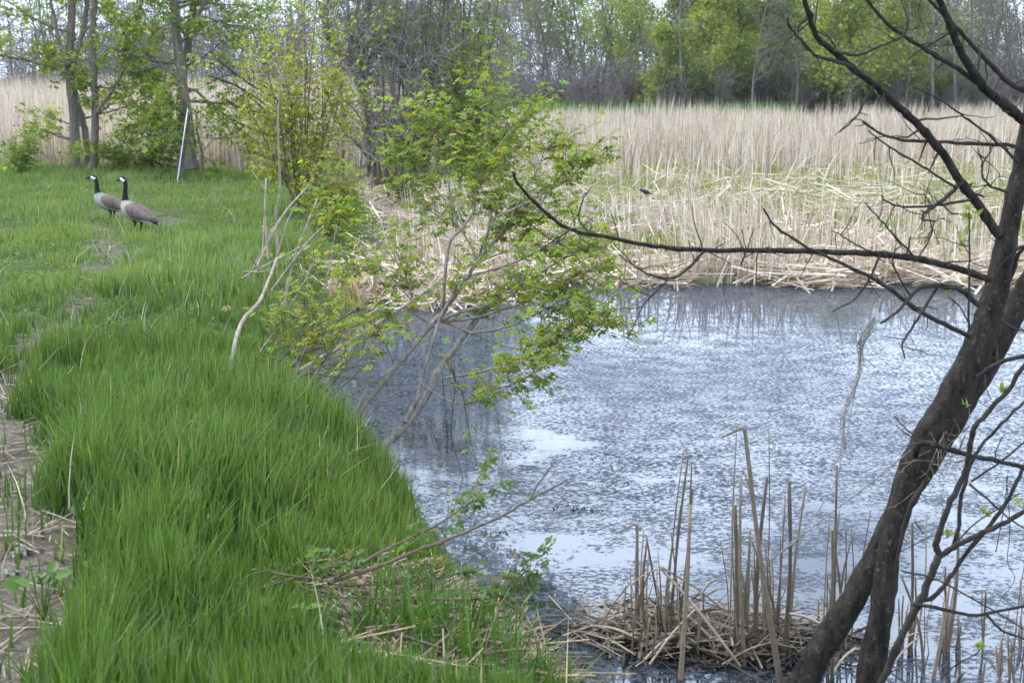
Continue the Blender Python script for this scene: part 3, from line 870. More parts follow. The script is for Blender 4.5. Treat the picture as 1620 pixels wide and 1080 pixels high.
def goose(name, loc, rz, sc, neck, label):
    st = ST.copy(); st[2:9, 3] *= 1.04
    st[9:, 0] += neck[0] * (st[9:, 1] - .42); st[9:, 1] = .42 + (st[9:, 1] - .42) * neck[1]
    s = spline(st, 5)
    u = np.linspace(0, len(ST) - 1, len(s))
    P = np.stack([s[:, 0], np.zeros(len(s)), s[:, 1]], 1)
    T = np.gradient(P, axis=0); T /= np.linalg.norm(T, axis=1, keepdims=True)
    side = np.array([0, 1, 0]); N = np.cross(T, side)
    k = 22; ang = np.arange(k) * 2 * np.pi / k
    ring = P[:, None, :] + s[:, 2][:, None, None] * np.cos(ang)[None, :, None] * side + s[:, 3][:, None, None] * np.sin(ang)[None, :, None] * -N[:, None, :]
    V = ring.reshape(-1, 3)
    upn = np.broadcast_to(np.sin(ang)[None], (len(s), k)).ravel()   # +1 along -N
    uu = np.repeat(u, k)
    # dorsal side of each ring
    dors = (ring - P[:, None, :]) @ np.array([0, 0, 1.0])
    dors = (dors / (s[:, 3][:, None] + 1e-6)).ravel()
    back = ((ring - P[:, None, :])[..., 0] / (s[:, 3][:, None] + 1e-6)).ravel()
    rsg = np.random.default_rng(int(sc * 1000))
    brown, pale, black, white = np.array((.115, .088, .070)), np.array((.27, .245, .215)), np.array((.010, .010, .011)), np.array((.78, .76, .72))
    C = np.empty((len(V), 3))
    f = smooth(-.35, .25, dors)[:, None] * smooth(7.6, 5.4, uu)[:, None]
    C[:] = pale * (1 - f) + brown * f
    rump = (uu < 2.2) & (dors < .1); C[rump] = white
    C[(uu < 1.7) & (dors > -.2)] = black
    C[uu < .9] = black
    C[(uu > 1.6) & (uu < 3.4) & (dors < -.45)] = white * .9
    C[uu > 9.05] = black
    cheek = (uu > 13.3) & (uu < 15.2) & (np.abs(np.cos(np.broadcast_to(ang, (len(s), k)).ravel())) > .45) & (dors < .35)
    C[cheek] = white
    C[(uu > 13.2) & (uu < 14.4) & (dors < -.6)] = white
    C *= 1 + rsg.normal(0, .05, (len(V), 1))
    n = len(s)
    i = np.arange(n - 1)[:, None] * k; j = np.arange(k)[None]
    q = np.stack(np.broadcast_arrays(i + j, i + (j + 1) % k, i + k + (j + 1) % k, i + k + j), -1).reshape(-1, 4)
    lp = []
    for sy in (-1, 1):
        lp.append((spline(np.array([[-.01, sy * .055, .21], [-.02, sy * .055, .15], [-.005, sy * .055, .09], [-.012, sy * .055, .012]]), 4), np.interp(np.arange(12), [0, 3, 6, 11], [.034, .018, .009, .007])))
    lv, lf, lc = tubes(lp, 6, (.02, .018, .016))
    fv = []; ff = []
    for sy in (-1, 1):
        b0 = len(fv)
        y0 = sy * .055
        fv += [[-.03, y0, .012], [.075, y0 - .045, .004], [.085, y0, .006], [.075, y0 + .045, .004], [.0, y0, .022]]
        ff += [[b0, b0 + 1, b0 + 4], [b0 + 1, b0 + 2, b0 + 4], [b0 + 2, b0 + 3, b0 + 4], [b0 + 3, b0, b0 + 4]]
    fv = np.array(fv); body = join((V, [q], C), (lv, lf, lc), (fv, [np.array(ff)], np.broadcast_to(np.array((.02, .018, .016)), (len(fv), 3))))
    me_ = mk_mesh("goose_body", *body[:2], body[2], True)
    me_.materials.append(M_FEATHER)
    root = bpy.data.objects.new(name, me_); S.collection.objects.link(root)
    ORG[root.name] = np.zeros(3)
    # folded wings with feather tips reaching past the rump
    for sy in (-1, 1):
        W_ = np.array([(.115, .335, .018, .045), (.06, .325, .05, .075), (-.03, .305, .062, .085), (-.13, .275, .056, .070), (-.21, .245, .042, .048), (-.29, .212, .024, .026), (-.345, .190, .006, .008)])
        ws_ = spline(W_, 4)
        yo = np.interp(ws_[:, 0], [-.35, -.2, 0, .12], [.012, .05, .082, .075])
        a2 = np.arange(12) * 2 * np.pi / 12
        Pw = np.stack([ws_[:, 0], sy * yo, ws_[:, 1]], 1)
        rg = Pw[:, None, :] + np.cos(a2)[None, :, None] * np.array([0, 1.0, 0]) * ws_[:, 2][:, None, None] + np.sin(a2)[None, :, None] * np.array([.15, 0, 1.0]) * ws_[:, 3][:, None, None]
        vw = rg.reshape(-1, 3)
        nn = len(ws_); i = np.arange(nn - 1)[:, None] * 12; j = np.arange(12)[None]
        qw = np.stack(np.broadcast_arrays(i + j, i + (j + 1) % 12, i + 12 + (j + 1) % 12, i + 12 + j), -1).reshape(-1, 4)
        cw = np.repeat(brown[None] * 1.05, len(vw), 0) * (1 + rsg.normal(0, .14, (nn, 1))).repeat(12, 0)
        cw[vw[:, 0] < -.27] *= .5
        obj("wing", mk_mesh("wing", vw, [qw], cw, True), M_FEATHER, root)
        e = np.array([.236, sy * .0285, .690]); e[0] += neck[0] * (e[2] - .42); e[2] = .42 + (e[2] - .42) * neck[1]
        ev, ef, ec = tubes([(np.array([e - [0, sy * .004, 0], e, e + [0, sy * .004, 0]]), np.array([.004, .006, .001]))], 8)
        obj("eye", mk_mesh("eye", ev, ef, None, True), M_EYE, root)
    root.location = loc; root.rotation_euler = (0, 0, rz); root.scale = (sc, sc, sc)
    return tag(root, label, "goose", "geese on the grass bank")
def on_land(px, py, dz=0.0):
    z = 0.0
    for _ in range(6):
        p = gz(px, py, z); z = float(land_z(np.array([p[0]]), np.array([p[1]]))[0])
    p[2] = z + dz
    return p
p = on_land(218, 373); goose("goose", p, math.radians(180 - 30), .92, (-.02, 1.12), "nearer goose with raised black neck, whole body clear of the grass")
p = on_land(177, 354); goose("goose", p, math.radians(180 - 10), .87, (.14, .93), "farther goose with its belly hidden in the grass")

# ------------------------------------------------------------------ stake, bird
M_WHITE, t, b, o = nodes("white_plastic"); b.inputs["Base Color"].default_value = (.78, .79, .8, 1); b.inputs["Roughness"].default_value = .45
M_RED, t, b, o = nodes("orange_band"); b.inputs["Base Color"].default_value = (.55, .2, .12, 1)
pb = at(280, 279, 25.3); pt = at(297, 172, 25.2)
root = empty("marker_stake", pb)
pm = pb + (pt - pb) * .93
V, F, C = tubes([(np.array([pb - [0, 0, .1], (pb + pt) / 2 + [.008, 0, 0], pm]), np.array([.0095, .0095, .009]))], 8, cap=True)
obj("rod", mk_mesh("rod", V, F, None, True), M_WHITE, root)
V, F, C = tubes([(np.array([pm, pm + (pt - pm) * .5, pt]), np.array([.008, .008, .007]))], 8, cap=True)
obj("tip", mk_mesh("tip", V, F, None, True), M_WHITE, root)
tag(root, "thin white leaning stake in the grass before the left trees", "stake")

M_BIRD, t, b, o = nodes("black_plumage"); b.inputs["Base Color"].default_value = (.012, .012, .014, 1); b.inputs["Roughness"].default_value = .6
pbird = at(1022, 309, 19.5)
st = np.array([(-.11, -.02, .016, .004), (-.06, -.005, .016, .012), (-.02, .01, .03, .03), (.02, .02, .033, .034), (.05, .035, .024, .025), (.07, .048, .02, .02), (.088, .05, .013, .013), (.098, .049, .005, .005), (.115, .046, .001, .001)])
s = spline(st, 3)
P = np.stack([s[:, 0], np.zeros(len(s)), s[:, 1]], 1) + [0, 0, .03]
a2 = np.arange(12) * 2 * np.pi / 12
rg = P[:, None, :] + np.cos(a2)[None, :, None] * np.array([0, 1.0, 0]) * s[:, 2][:, None, None] + np.sin(a2)[None, :, None] * np.array([0, 0, 1.0]) * s[:, 3][:, None, None]
i = np.arange(len(s) - 1)[:, None] * 12; j = np.arange(12)[None]
q = np.stack(np.broadcast_arrays(i + j, i + (j + 1) % 12, i + 12 + (j + 1) % 12, i + 12 + j), -1).reshape(-1, 4)
lv, lf, _ = tubes([(np.array([[.0, sy * .012, .03], [.002, sy * .01, .015], [0, sy * .006, -.01]]), np.array([.004, .003, .003])) for sy in (-1, 1)], 5)
body = join((rg.reshape(-1, 3), [q], np.zeros((len(s) * 12, 3))), (lv, lf, np.zeros((len(lv), 3))))
me = mk_mesh("bird_body", body[0], body[1], None, True); me.materials.append(M_BIRD)
bd = bpy.data.objects.new("bird", me); S.collection.objects.link(bd); bd.location = pbird; bd.rotation_euler = (0, 0, math.radians(200))
tag(bd, "small black bird perched on a reed stem in the marsh", "bird")
root = empty("perch_reed", (pbird[0], pbird[1], -.5))
V, F, C = tubes([(np.array([[pbird[0] + .05, pbird[1] + .02, -.55], [pbird[0] + .02, pbird[1], -.1], [pbird[0], pbird[1], pbird[2] + .0]]), np.array([.011, .010, .007]))], 5, (.45, .37, .27))
obj("stem", mk_mesh("stem", V, F, C, True), M_STALK, root)
P = np.array([[pbird[0] + .04, pbird[1], -.45]] * 2)
V, F, C = blades(P, np.array([.7, .5]), np.array([.02, .02]), np.array([.2, -.4]), np.array([.3, .5]), np.array([.4, 3.4]), np.array([[.45, .37, .28]] * 2))
obj("dry_leaf", mk_mesh("dry_leaf", V, F, C), M_REED, root)
tag(root, "single dry reed holding up the small black bird", "reed")

# ------------------------------------------------------------------ left bank trees
SP_LIMB = dict(n=[7, 6, 4, 3], wob=[.05, .13, .2, .22], up=[.02, .03, -.01, -.03], taper=[.5, .3, .3, .4], kids=[13, 8, 3], start=[.1, .15, .2], ang=[.95, .75, .7],
               ratio=[.42, .42, .5], rr=[.4, .5, .6], rmin=.004, leaf_lvl=2)
def bank_tree(name, seed, stems, label, leaf, limbspec, bark=M_BARK_GREY, kids=9, low=True):
    """stems: list of (list of px,py, y-depth, dia_px)"""
    rs = np.random.default_rng(seed)
    base = at(*stems[0][0][0], stems[0][1]); base[2] = land_z(base[0:1], base[1:2])[0]
    root = empty(name, base)
    tips, twigs = [], []
    for pts, y, d0, d1 in stems:
        P3 = np.array([at(a_, b_, y + .06 * i_) for i_, (a_, b_) in enumerate(pts)])
        sp3 = spline(P3, 5, .008, rs)
        rad = np.linspace(d0, d1, len(sp3)) * y / FPX / 2
        rad[:3] *= np.array([1.35, 1.18, 1.06])
        V, F, C = tubes([(sp3, rad)], 10)
        obj("trunk", mk_mesh("trunk", V, F, None, True), bark, root)
        L = len(sp3)
        for j in range(kids):
            f = .16 + .84 * (j + rs.random()) / kids
            i_ = min(int(f * (L - 1)), L - 2)
            q = sp3[i_]
            az = rs.uniform(0, 6.28)
            dd = np.array([math.cos(az), math.sin(az) * .8, rs.uniform(-.1, .7)])
            o_, t_ = [], []
            grow(rs, q, dd, rs.uniform(.9, 2.0), max(rad[i_] * .35, .008), 0, limbspec, o_, t_)
            V, F, C = tubes([(a_, b_) for l, a_, b_ in o_ if l == 0], 5)
            lo = obj("limb", mk_mesh("limb", V, F, None, True), bark, root)
            twigs += [(a_, b_) for l, a_, b_ in o_ if l > 0]
            tips += t_
    V, F, C = tubes(twigs, 3)
    tag(obj("twigs", mk_mesh("twigs", V, F, None, True), bark, root), kind="stuff")
    V, F, C = leaves_at(rs, tips, **leaf)
    tag(obj("crown", mk_mesh("crown", V, F, C), M_LEAF, root), kind="stuff")
    return tag(root, label, "tree")
LSP = dict(n=[6, 4, 3], wob=[.14, .2, .22], up=[.02, -.01, -.03], taper=[.3, .35, .4], kids=[6, 3], start=[.25, .2], ang=[.8, .7], ratio=[.42, .5], rr=[.5, .6], rmin=.0045, leaf_lvl=1)
lf = dict(per=2, spread=.06, size=.105, base=(.21, .29, .055), tmpl=TRIO, alt=(.27, .31, .06), altp=.35, droop=.35)
bank_tree("bank_tree", 71, [([(117, 272), (119, 220), (114, 150), (108, 100), (112, 60), (115, 0), (118, -90), (125, -190)], 27.6, 17, 9),
                            ([(112, 108), (126, 70), (136, 20), (140, -40), (150, -120)], 27.7, 9, 6),
                            ([(146, 275), (150, 220), (150, 150), (146, 60), (150, 0), (158, -100), (160, -180)], 27.3, 13, 7),
                            ([(136, 272), (138, 235), (131, 190), (122, 160), (112, 120)], 27.9, 12, 9),
                            ([(108, 104), (95, 70), (86, 30), (74, -20), (60, -90)], 27.6, 7, 4),
                            ([(152, 178), (170, 155), (186, 130), (200, 105)], 27.2, 7, 3),
                            ([(112, 118), (80, 105), (40, 95), (0, 88), (-40, 80)], 27.6, 6, 3)],
          "grey twin-trunked young tree farthest left on the bank", lf, LSP, kids=5)
bank_tree("bank_tree", 72, [([(304, 268), (300, 220), (292, 160), (286, 110), (280, 60), (276, 0), (270, -90), (262, -180)], 26.6, 20, 10),
                            ([(290, 268), (288, 215), (286, 160), (290, 110), (300, 60), (306, 10), (312, -60), (322, -160)], 26.9, 17, 9),
                            ([(322, 270), (318, 235), (312, 205), (309, 175)], 26.5, 5, 3),
                            ([(302, 52), (312, 25), (326, 0), (345, -50)], 26.7, 9, 5)],
          "darker double-trunked tree with leafy sprays behind the white stake", dict(lf, base=(.18, .27, .045)), LSP, bark=M_BARK_GREY, kids=11)
# ivy-dark low growth at the foot of that tree
def leafy_mass(name, seed, base, R3, n, size, col, label, cat, tmpl=TRIO, alt=None, altp=0, stems=7, bark=M_BROWN, r0=.008, rise=.25):
    rs = np.random.default_rng(seed)
    root = empty(name, base)
    pl, tips = [], []
    for k in range(stems):
        az = rs.uniform(0, 6.28); e = rs.uniform(rise, 1.0)
        d_ = np.array([math.cos(az) * R3[0] * (1.1 - e), math.sin(az) * R3[1] * (1.1 - e), R3[2] * e])
        o_, t_ = [], []
        grow(rs, base + rs.normal(0, .05, 3) * [1, 1, 0], d_, np.linalg.norm(d_) * rs.uniform(.8, 1.1), r0, 0,
             dict(n=[6, 4, 3], wob=[.1, .2, .22], up=[.04, .02, 0], taper=[.4, .35, .4], kids=[9, 3], start=[.15, .2], ang=[.7, .7], ratio=[.38, .5], rr=[.55, .6], rmin=.003, leaf_lvl=1), o_, t_)
        pl += o_; tips += t_
    for l, a_, b_ in [q_ for q_ in pl if q_[0] == 0]:
        V, F, C = tubes([(a_, b_)], 5); obj("stem", mk_mesh("stem", V, F, None, True), bark, root)
    V, F, C = tubes([(a_, b_) for l, a_, b_ in pl if l > 0], 3); tag(obj("twigs", mk_mesh("twigs", V, F, None, True), bark, root), kind="stuff")
    V, F, C = leaves_at(rs, tips, per=max(1, n // max(1, len(tips))), spread=size * 1.3, size=size, base=col, tmpl=tmpl, alt=alt, altp=altp)
    tag(obj("foliage", mk_mesh("foliage", V, F, C), M_LEAF, root), kind="stuff")
    return tag(root, label, cat)
leafy_mass("bush", 73, on_land(262, 272), (.5, .5, 1.0), 900, .09, (.06, .12, .026), "dark green low bush at the foot of the double-trunked tree", "bush")
leafy_mass("bush", 74, on_land(345, 268), (.7, .5, 1.1), 600, .09, (.18, .26, .05), "airy light green bush right of the white stake", "bush")
leafy_mass("bush", 79, on_land(205, 272), (.6, .5, 1.0), 380, .09, (.18, .26, .05), "thin leafy bush between the two left bank trees", "bush")
leafy_mass("bush", 80, on_land(40, 275), (.8, .5, 1.2), 450, .09, (.18, .26, .05), "thin leafy bush at the left edge beside the twin-trunked tree", "bush")

# thicket in the middle: bare grey stems, dark vine-hung trunk
def hand_tree(name, base, branches, label, cat, bark, seed, twig=None, leaf=None, sides=7, part="branch"):
    """branches: (part_name, [(px,py)...], y0, y1, d0, d1)"""
    rs = np.random.default_rng(seed)
    root = empty(name, base)
    polys = []
    for nm, pts, y0, y1, d0, d1 in branches:
        k = len(pts)
        P3 = np.array([at(a_, b_, y0 + (y1 - y0) * i_ / (k - 1)) for i_, (a_, b_) in enumerate(pts)])
        sp3 = spline(P3, 5, .00045 * d0 ** .5 * (y0 / 5) ** .5, rs)
        rad = np.linspace(d0, d1, len(sp3)) * ((y0 + y1) / 2) / FPX / 2
        rad *= 1 + rs.normal(0, .05, len(rad))
        V, F, C = tubes([(sp3, rad)], sides if d0 > 5 else 5, cap=True)
        obj(nm, mk_mesh(nm, V, F, None, True), bark, root)
        polys.append((nm, sp3, rad))
    return tag(root, label, cat), polys, rs
base = on_land(590, 292)
br = [("trunk", [(600, 292), (588, 240), (582, 200), (578, 150), (574, 90), (580, 30), (590, -40), (600, -120)], 24.0, 24.4, 16, 10),
      ("trunk", [(575, 150), (560, 120), (555, 70), (565, 20), (575, -60)], 24.2, 24.6, 8, 5),
      ("limb", [(520, 60), (514, 30), (518, -10), (525, -70)], 24.2, 24.6, 13, 9),
      ("limb", [(572, 120), (545, 95), (525, 70), (516, 40)], 24.2, 24.3, 6, 10),
      ("limb", [(592, 260), (565, 228), (545, 210), (530, 180)], 23.9, 23.6, 6, 3),
      ("limb", [(578, 120), (595, 70), (620, 40), (625, 0), (640, -50)], 24.3, 24.8, 9, 5),
      ("limb", [(590, 70), (620, 60), (632, 90), (645, 110)], 24.3, 24.0, 5, 3)]
for i in range(30):
    x0 = R.uniform(540, 770); dx = R.uniform(-25, 40)
    br.append(("stem", [(x0, R.uniform(270, 300)), (x0 + dx * .3 + R.normal(0, 6), 200), (x0 + dx * .6 + R.normal(0, 8), 110), (x0 + dx + R.normal(0, 8), 20), (x0 + dx * 1.2, R.uniform(-80, -20))], R.uniform(22.5, 25), R.uniform(22.5, 25), R.uniform(2.6, 6.5), 1.8))
th, pol, rs = hand_tree("thicket_tree", base, br, "dark trunk ringed by bare grey stems at the end of the bank", "tree", M_BARK_GREY, 75)
tw, tips = [], []
for nm, sp3, rad in pol:
    for k in range(26 if nm == "stem" else 20):
        i_ = rs.integers(2, len(sp3) - 1)
        az = rs.uniform(0, 6.28)
        o_, t_ = [], []
        grow(rs, sp3[i_], (math.cos(az) * .8, math.sin(az) * .5, rs.uniform(-.1, 1.1)), rs.uniform(.35, 1.3), max(rad[i_] * .3, .006), 0,
             dict(n=[5, 4], wob=[.2, .25], up=[.02, 0], taper=[.4, .4], kids=[6], start=[.15], ang=[.75], ratio=[.55], rr=[.7], rmin=.005, leaf_lvl=1), o_, t_)
        tw += [(a_, b_) for l, a_, b_ in o_]
        if rs.random() < .14: tips += t_[::3]
V, F, C = tubes(tw, 3); tag(obj("twigs", mk_mesh("twigs", V, F, None, True), M_VINE, th), kind="stuff")
V, F, C = leaves_at(rs, tips, per=3, spread=.07, size=.09, base=(.19, .26, .05), tmpl=TRIO); tag(obj("foliage", mk_mesh("foliage", V, F, C), M_LEAF, th), kind="stuff")
# fallen dark boughs left of the thicket
br = [("bough", [(330, 120), (372, 135), (410, 158), (440, 180), (470, 200)], 25.5, 24.5, 4, 3), ("bough", [(345, 95), (390, 130), (425, 150), (455, 170)], 25.5, 24.6, 4, 2.5),
      ("bough", [(360, 160), (395, 178), (430, 190), (465, 215), (500, 222)], 25.2, 24.2, 4, 2.5), ("bough", [(400, 240), (425, 250), (460, 255), (500, 248), (540, 252)], 24.8, 24, 5, 3),
      ("bough", [(370, 190), (400, 205), (440, 215), (480, 205)], 25, 24.3, 3.5, 2), ("bough", [(380, 140), (420, 175), (450, 205), (480, 240)], 25, 24.3, 3.5, 2.2), ("bough", [(405, 130), (440, 145), (480, 150)], 24.9, 24.5, 3, 2)]
fb, pol, rs = hand_tree("fallen_boughs", on_land(440, 275), br, "tangle of dark drooping boughs behind the yellow-green shrub", "branches", M_TWIG, 76)
tw = []
for nm, sp3, rad in pol:
    for k in range(12):
        i_ = rs.integers(1, len(sp3) - 1); o_ = []
        grow(rs, sp3[i_], rs.normal(0, 1, 3) * [1, .6, .7], rs.uniform(.25, .8), .008, 0, dict(n=[4, 3], wob=[.2, .2], up=[0, 0], taper=[.4, .4], kids=[3], start=[.2], ang=[.7], ratio=[.5], rr=[.7], rmin=.005, leaf_lvl=9), o_, [])
        tw += [(a_, b_) for l, a_, b_ in o_]
V, F, C = tubes(tw, 3); tag(obj("twigs", mk_mesh("twigs", V, F, None, True), M_TWIG, fb), kind="stuff")

# yellow-green maples in the middle
YG = (.25, .30, .045)
leafy_mass("maple_shrub", 81, on_land(478, 335), (1.15, .8, 3.2), 5000, .08, YG, "tall yellow-green shrub left of the dark thicket trunk", "shrub", alt=(.27, .24, .05), altp=.2, stems=15, r0=.012, rise=.4)
leafy_mass("maple_shrub", 82, on_land(520, 370), (.75, .5, 1.0), 1800, .08, (.22, .28, .045), "low yellow-green shrub below the tall one", "shrub", alt=(.26, .21, .05), altp=.15, stems=8)
leafy_mass("maple_shrub", 83, on_land(640, 330), (.9, .6, 1.9), 1800, .09, (.19, .26, .05), "thin green shrub among the bare grey stems", "shrub", stems=9, r0=.011)
leafy_mass("maple_shrub", 84, at(755, 300, 23), (1.4, .7, 2.7), 3600, .10, (.19, .26, .055), "leafy shrub right of the bare grey stems, over the reeds", "shrub", alt=YG, altp=.3, stems=10, r0=.012)

# ------------------------------------------------------------------ leaning box elder over the water
base = at(597, 718, 8.1)
B0 = 8.2
br = [("trunk", [(585, 735), (597, 716), (637, 676), (674, 627), (696, 582), (726, 541), (755, 504), (790, 470), (830, 440)], 8.0, 8.7, 17, 6),
      ("trunk", [(536, 705), (544, 693), (585, 630), (630, 575), (681, 515), (715, 475), (755, 415), (800, 360), (840, 320)], 8.15, 8.9, 12, 4),
      ("trunk", [(640, 668), (660, 627), (667, 597), (689, 527), (702, 490), (735, 440)], 8.15, 8.6, 8, 4),
      ("branch", [(697, 507), (729, 493), (762, 485), (796, 467), (840, 441), (879, 416), (918, 396)], 8.5, 8.2, 6, 2.5),
      ("branch", [(700, 510), (751, 503), (796, 489), (829, 479), (862, 454), (896, 443), (934, 427), (957, 416)], 8.5, 8.0, 5, 2),
      ("branch", [(707, 511), (751, 528), (793, 545), (834, 554), (862, 552), (890, 529), (912, 515), (946, 513), (962, 510)], 8.5, 7.7, 4.5, 1.6),
      ("branch", [(745, 527), (790, 520), (834, 504), (862, 489), (896, 479), (922, 462)], 8.4, 8.0, 4.5, 2),
      ("branch", [(862, 489), (879, 507), (898, 517), (926, 484)], 8.1, 8.0, 3, 1.4),
      ("branch", [(705, 598), (751, 590), (790, 579), (818, 568), (857, 554), (885, 545)], 8.3, 7.8, 4, 1.8),
      ("branch", [(664, 606), (696, 627), (723, 638), (751, 634), (779, 616), (807, 610), (845, 590), (882, 564)], 8.2, 7.7, 3.5, 1.3),
      ("branch", [(700, 500), (709, 393), (733, 358), (749, 333), (753, 293), (763, 259), (788, 233), (811, 203), (837, 185)], 8.7, 9.2, 6, 2),
      ("branch", [(726, 365), (714, 317), (706, 275), (686, 226), (675, 194), (661, 175)], 8.9, 9.4, 4, 1.6),
      ("branch", [(707, 273), (715, 238), (715, 201), (712, 175)], 9.1, 9.3, 3, 1.4),
      ("branch", [(763, 259), (770, 208), (767, 164), (766, 130)], 9.1, 9.4, 3, 1.4),
      ("branch", [(755, 415), (779, 351), (815, 330), (862, 305), (890, 289), (918, 266), (929, 252)], 8.8, 8.7, 5, 2),
      ("branch", [(765, 400), (777, 342), (788, 300), (800, 265)], 8.8, 9.2, 3.5, 1.5),
      ("branch", [(735, 440), (800, 420), (848, 400), (890, 379), (925, 368)], 8.7, 8.3, 4, 1.8),
      ("branch", [(681, 515), (655, 480), (640, 430), (620, 385)], 8.7, 9.2, 3.5, 1.5),
      ("branch", [(690, 520), (660, 500), (640, 490), (610, 500)], 8.6, 8.5, 3, 1.4),
      ("branch", [(625, 580), (610, 545), (590, 520), (560, 510)], 8.5, 8.4, 3, 1.4),
      ("branch", [(755, 415), (740, 380), (715, 350), (690, 340), (665, 320)], 8.8, 9.2, 3.5, 1.4),
      ("branch", [(800, 360), (830, 350), (870, 345), (905, 330)], 8.9, 8.7, 3.5, 1.4),
      ("branch", [(640, 430), (600, 385), (560, 352), (520, 340)], 8.9, 9.3, 2.6, 1.2), ("branch", [(660, 482), (620, 444), (580, 424), (540, 420)], 8.7, 9.0, 2.6, 1.2),
      ("branch", [(706, 275), (680, 262), (650, 250), (622, 254)], 9.1, 9.4, 2.4, 1.1), ("branch", [(733, 358), (690, 300), (655, 270), (640, 232)], 8.9, 9.4, 2.6, 1.2),
      ("branch", [(815, 330), (850, 270), (862, 240), (880, 222)], 8.8, 9.0, 2.4, 1.1), ("branch", [(755, 415), (820, 385), (870, 300), (905, 255)], 8.8, 8.9, 2.6, 1.2)]
elder, pol, rs = hand_tree("leaning_maple", base, br, "leaning young tree with grey stems and lobed green leaves over the pond", "tree", M_BARK_SHRUB, 85, sides=8)
tw, LP, LD = [], [], []
def leafy_twigs(pol, rs, count, L0, L1, leaf_per, lo=.35, skip=("trunk",), tdir=(1, .6, .45), r=.0035):
    for nm, sp3, rad in pol:
        n_ = len(sp3)
        length = np.linalg.norm(np.diff(sp3, axis=0), axis=1).sum()
        k = int(count * length) if nm not in skip else int(count * length * .45)
        l0 = lo if nm not in skip else .72
        for _ in range(k):
            f = rs.uniform(l0, 1); i_ = min(int(f * (n_ - 1)), n_ - 2)
            d0 = unit(sp3[i_ + 1] - sp3[i_])
            d_ = unit(d0 * .8 + rs.normal(0, .7, 3) * [1, 1, .6] + [0, 0, .1])
            o_, t_ = [], []
            grow(rs, sp3[i_], d_, rs.uniform(L0, L1), r, 0, dict(n=[5], wob=[.24], up=[.05], taper=[.45], leaf_lvl=0), o_, t_)
            tw.extend((a_, b_) for l, a_, b_ in o_)
            for q_, dd in t_:
                for _2 in range(leaf_per):
                    az = rs.uniform(0, 6.28)
                    LP.append(q_ + rs.normal(0, .008, 3)); LD.append(unit(dd * .5 + np.array([math.cos(az), math.sin(az), -.25 + rs.normal(0, .3)])))
        q_ = sp3[-1]; d0 = unit(sp3[-1] - sp3[-3])
        if nm not in skip:
            for _2 in range(3):
                LP.append(q_); LD.append(unit(d0 * .7 + rs.normal(0, .7, 3)))
leafy_twigs(pol, rs, 29, .10, .40, 1, r=.0019)
LEAFMESH = {}
def leaf_objects(root, P, D, rs, nobj, size, base, alt, altp, key):
    """nearest nobj leaves become parts sharing a few meshes; the rest one foliage mesh"""
    P, D = np.array(P), np.array(D)
    n = len(P)
    order = np.argsort(np.linalg.norm(P - np.array([0, 0, CAMZ]), axis=1))
    M = rotmats(D, rs.uniform(-.8, .8, n)); sc = rs.uniform(.6, 1.2, n) * size
    C = jitter(base, n, .16, .06, rs)
    m = rs.random(n) < altp
    C[m] = jitter(alt, m.sum(), .16, .06, rs)
    if key not in LEAFMESH:
        LEAFMESH[key] = []
        for c_ in list(jitter(base, 4, .14, .05, rs)) + [np.array(alt)]:
            mm = mk_mesh("leaf", LEAF5[0], LEAF5[1], np.repeat(c_[None], len(LEAF5[0]), 0)); mm.materials.append(M_LEAF)
            LEAFMESH[key].append(mm)
    near, rest = order[:nobj], order[nobj:]
    org = ORG[root.name]
    for i_ in near:
        mm = LEAFMESH[key][4 if m[i_] else int(rs.integers(0, 4))]
        o_ = bpy.data.objects.new("leaf", mm); S.collection.objects.link(o_)
        o_.parent = root
        M4 = Matrix(M[i_].tolist()).to_4x4() @ Matrix.Scale(sc[i_], 4)
        M4.translation = Vector(P[i_] - org)
        o_.matrix_basis = M4
    if len(rest):
        V, F, CC = scatter(LEAF5[0], LEAF5[1], P[rest], M[rest], sc[rest], C[rest])
        tag(obj("foliage", mk_mesh("foliage", V, F, CC), M_LEAF, root), kind="stuff")
V, F, C = tubes(tw, 4); tag(obj("twigs", mk_mesh("twigs", V, F, None, True), M_BROWN, elder), kind="stuff")
leaf_objects(elder, LP, LD, rs, 290, .075, (.19, .265, .045), (.28, .27, .06), .18, "elder")
# log caught among the stems, drooping dead vines
br = [("log", [(470, 590), (552, 541), (622, 497), (681, 456), (700, 440)], 9.3, 9.8, 9, 6)]
hand_tree("fallen_log", at(470, 590, 9.3), br, "bleached slanting log behind the leaning young tree's stems", "log", M_BARK_PALE, 86)
br = [("vine", [(712, 575), (720, 600), (716, 650), (714, 690), (728, 740), (740, 790)], 8.1, 7.9, 1.8, .9), ("vine", [(705, 570), (730, 620), (738, 660), (745, 700), (755, 735)], 8.1, 7.8, 1.8, .9),
      ("vine", [(700, 590), (705, 660), (708, 710), (696, 745)], 8.1, 7.9, 1.5, .8)]
hand_tree("dangling_vine", at(712, 575, 8.1), br, "thin bare vines dangling from the leaning young tree to the water", "vine", M_TWIG, 87)

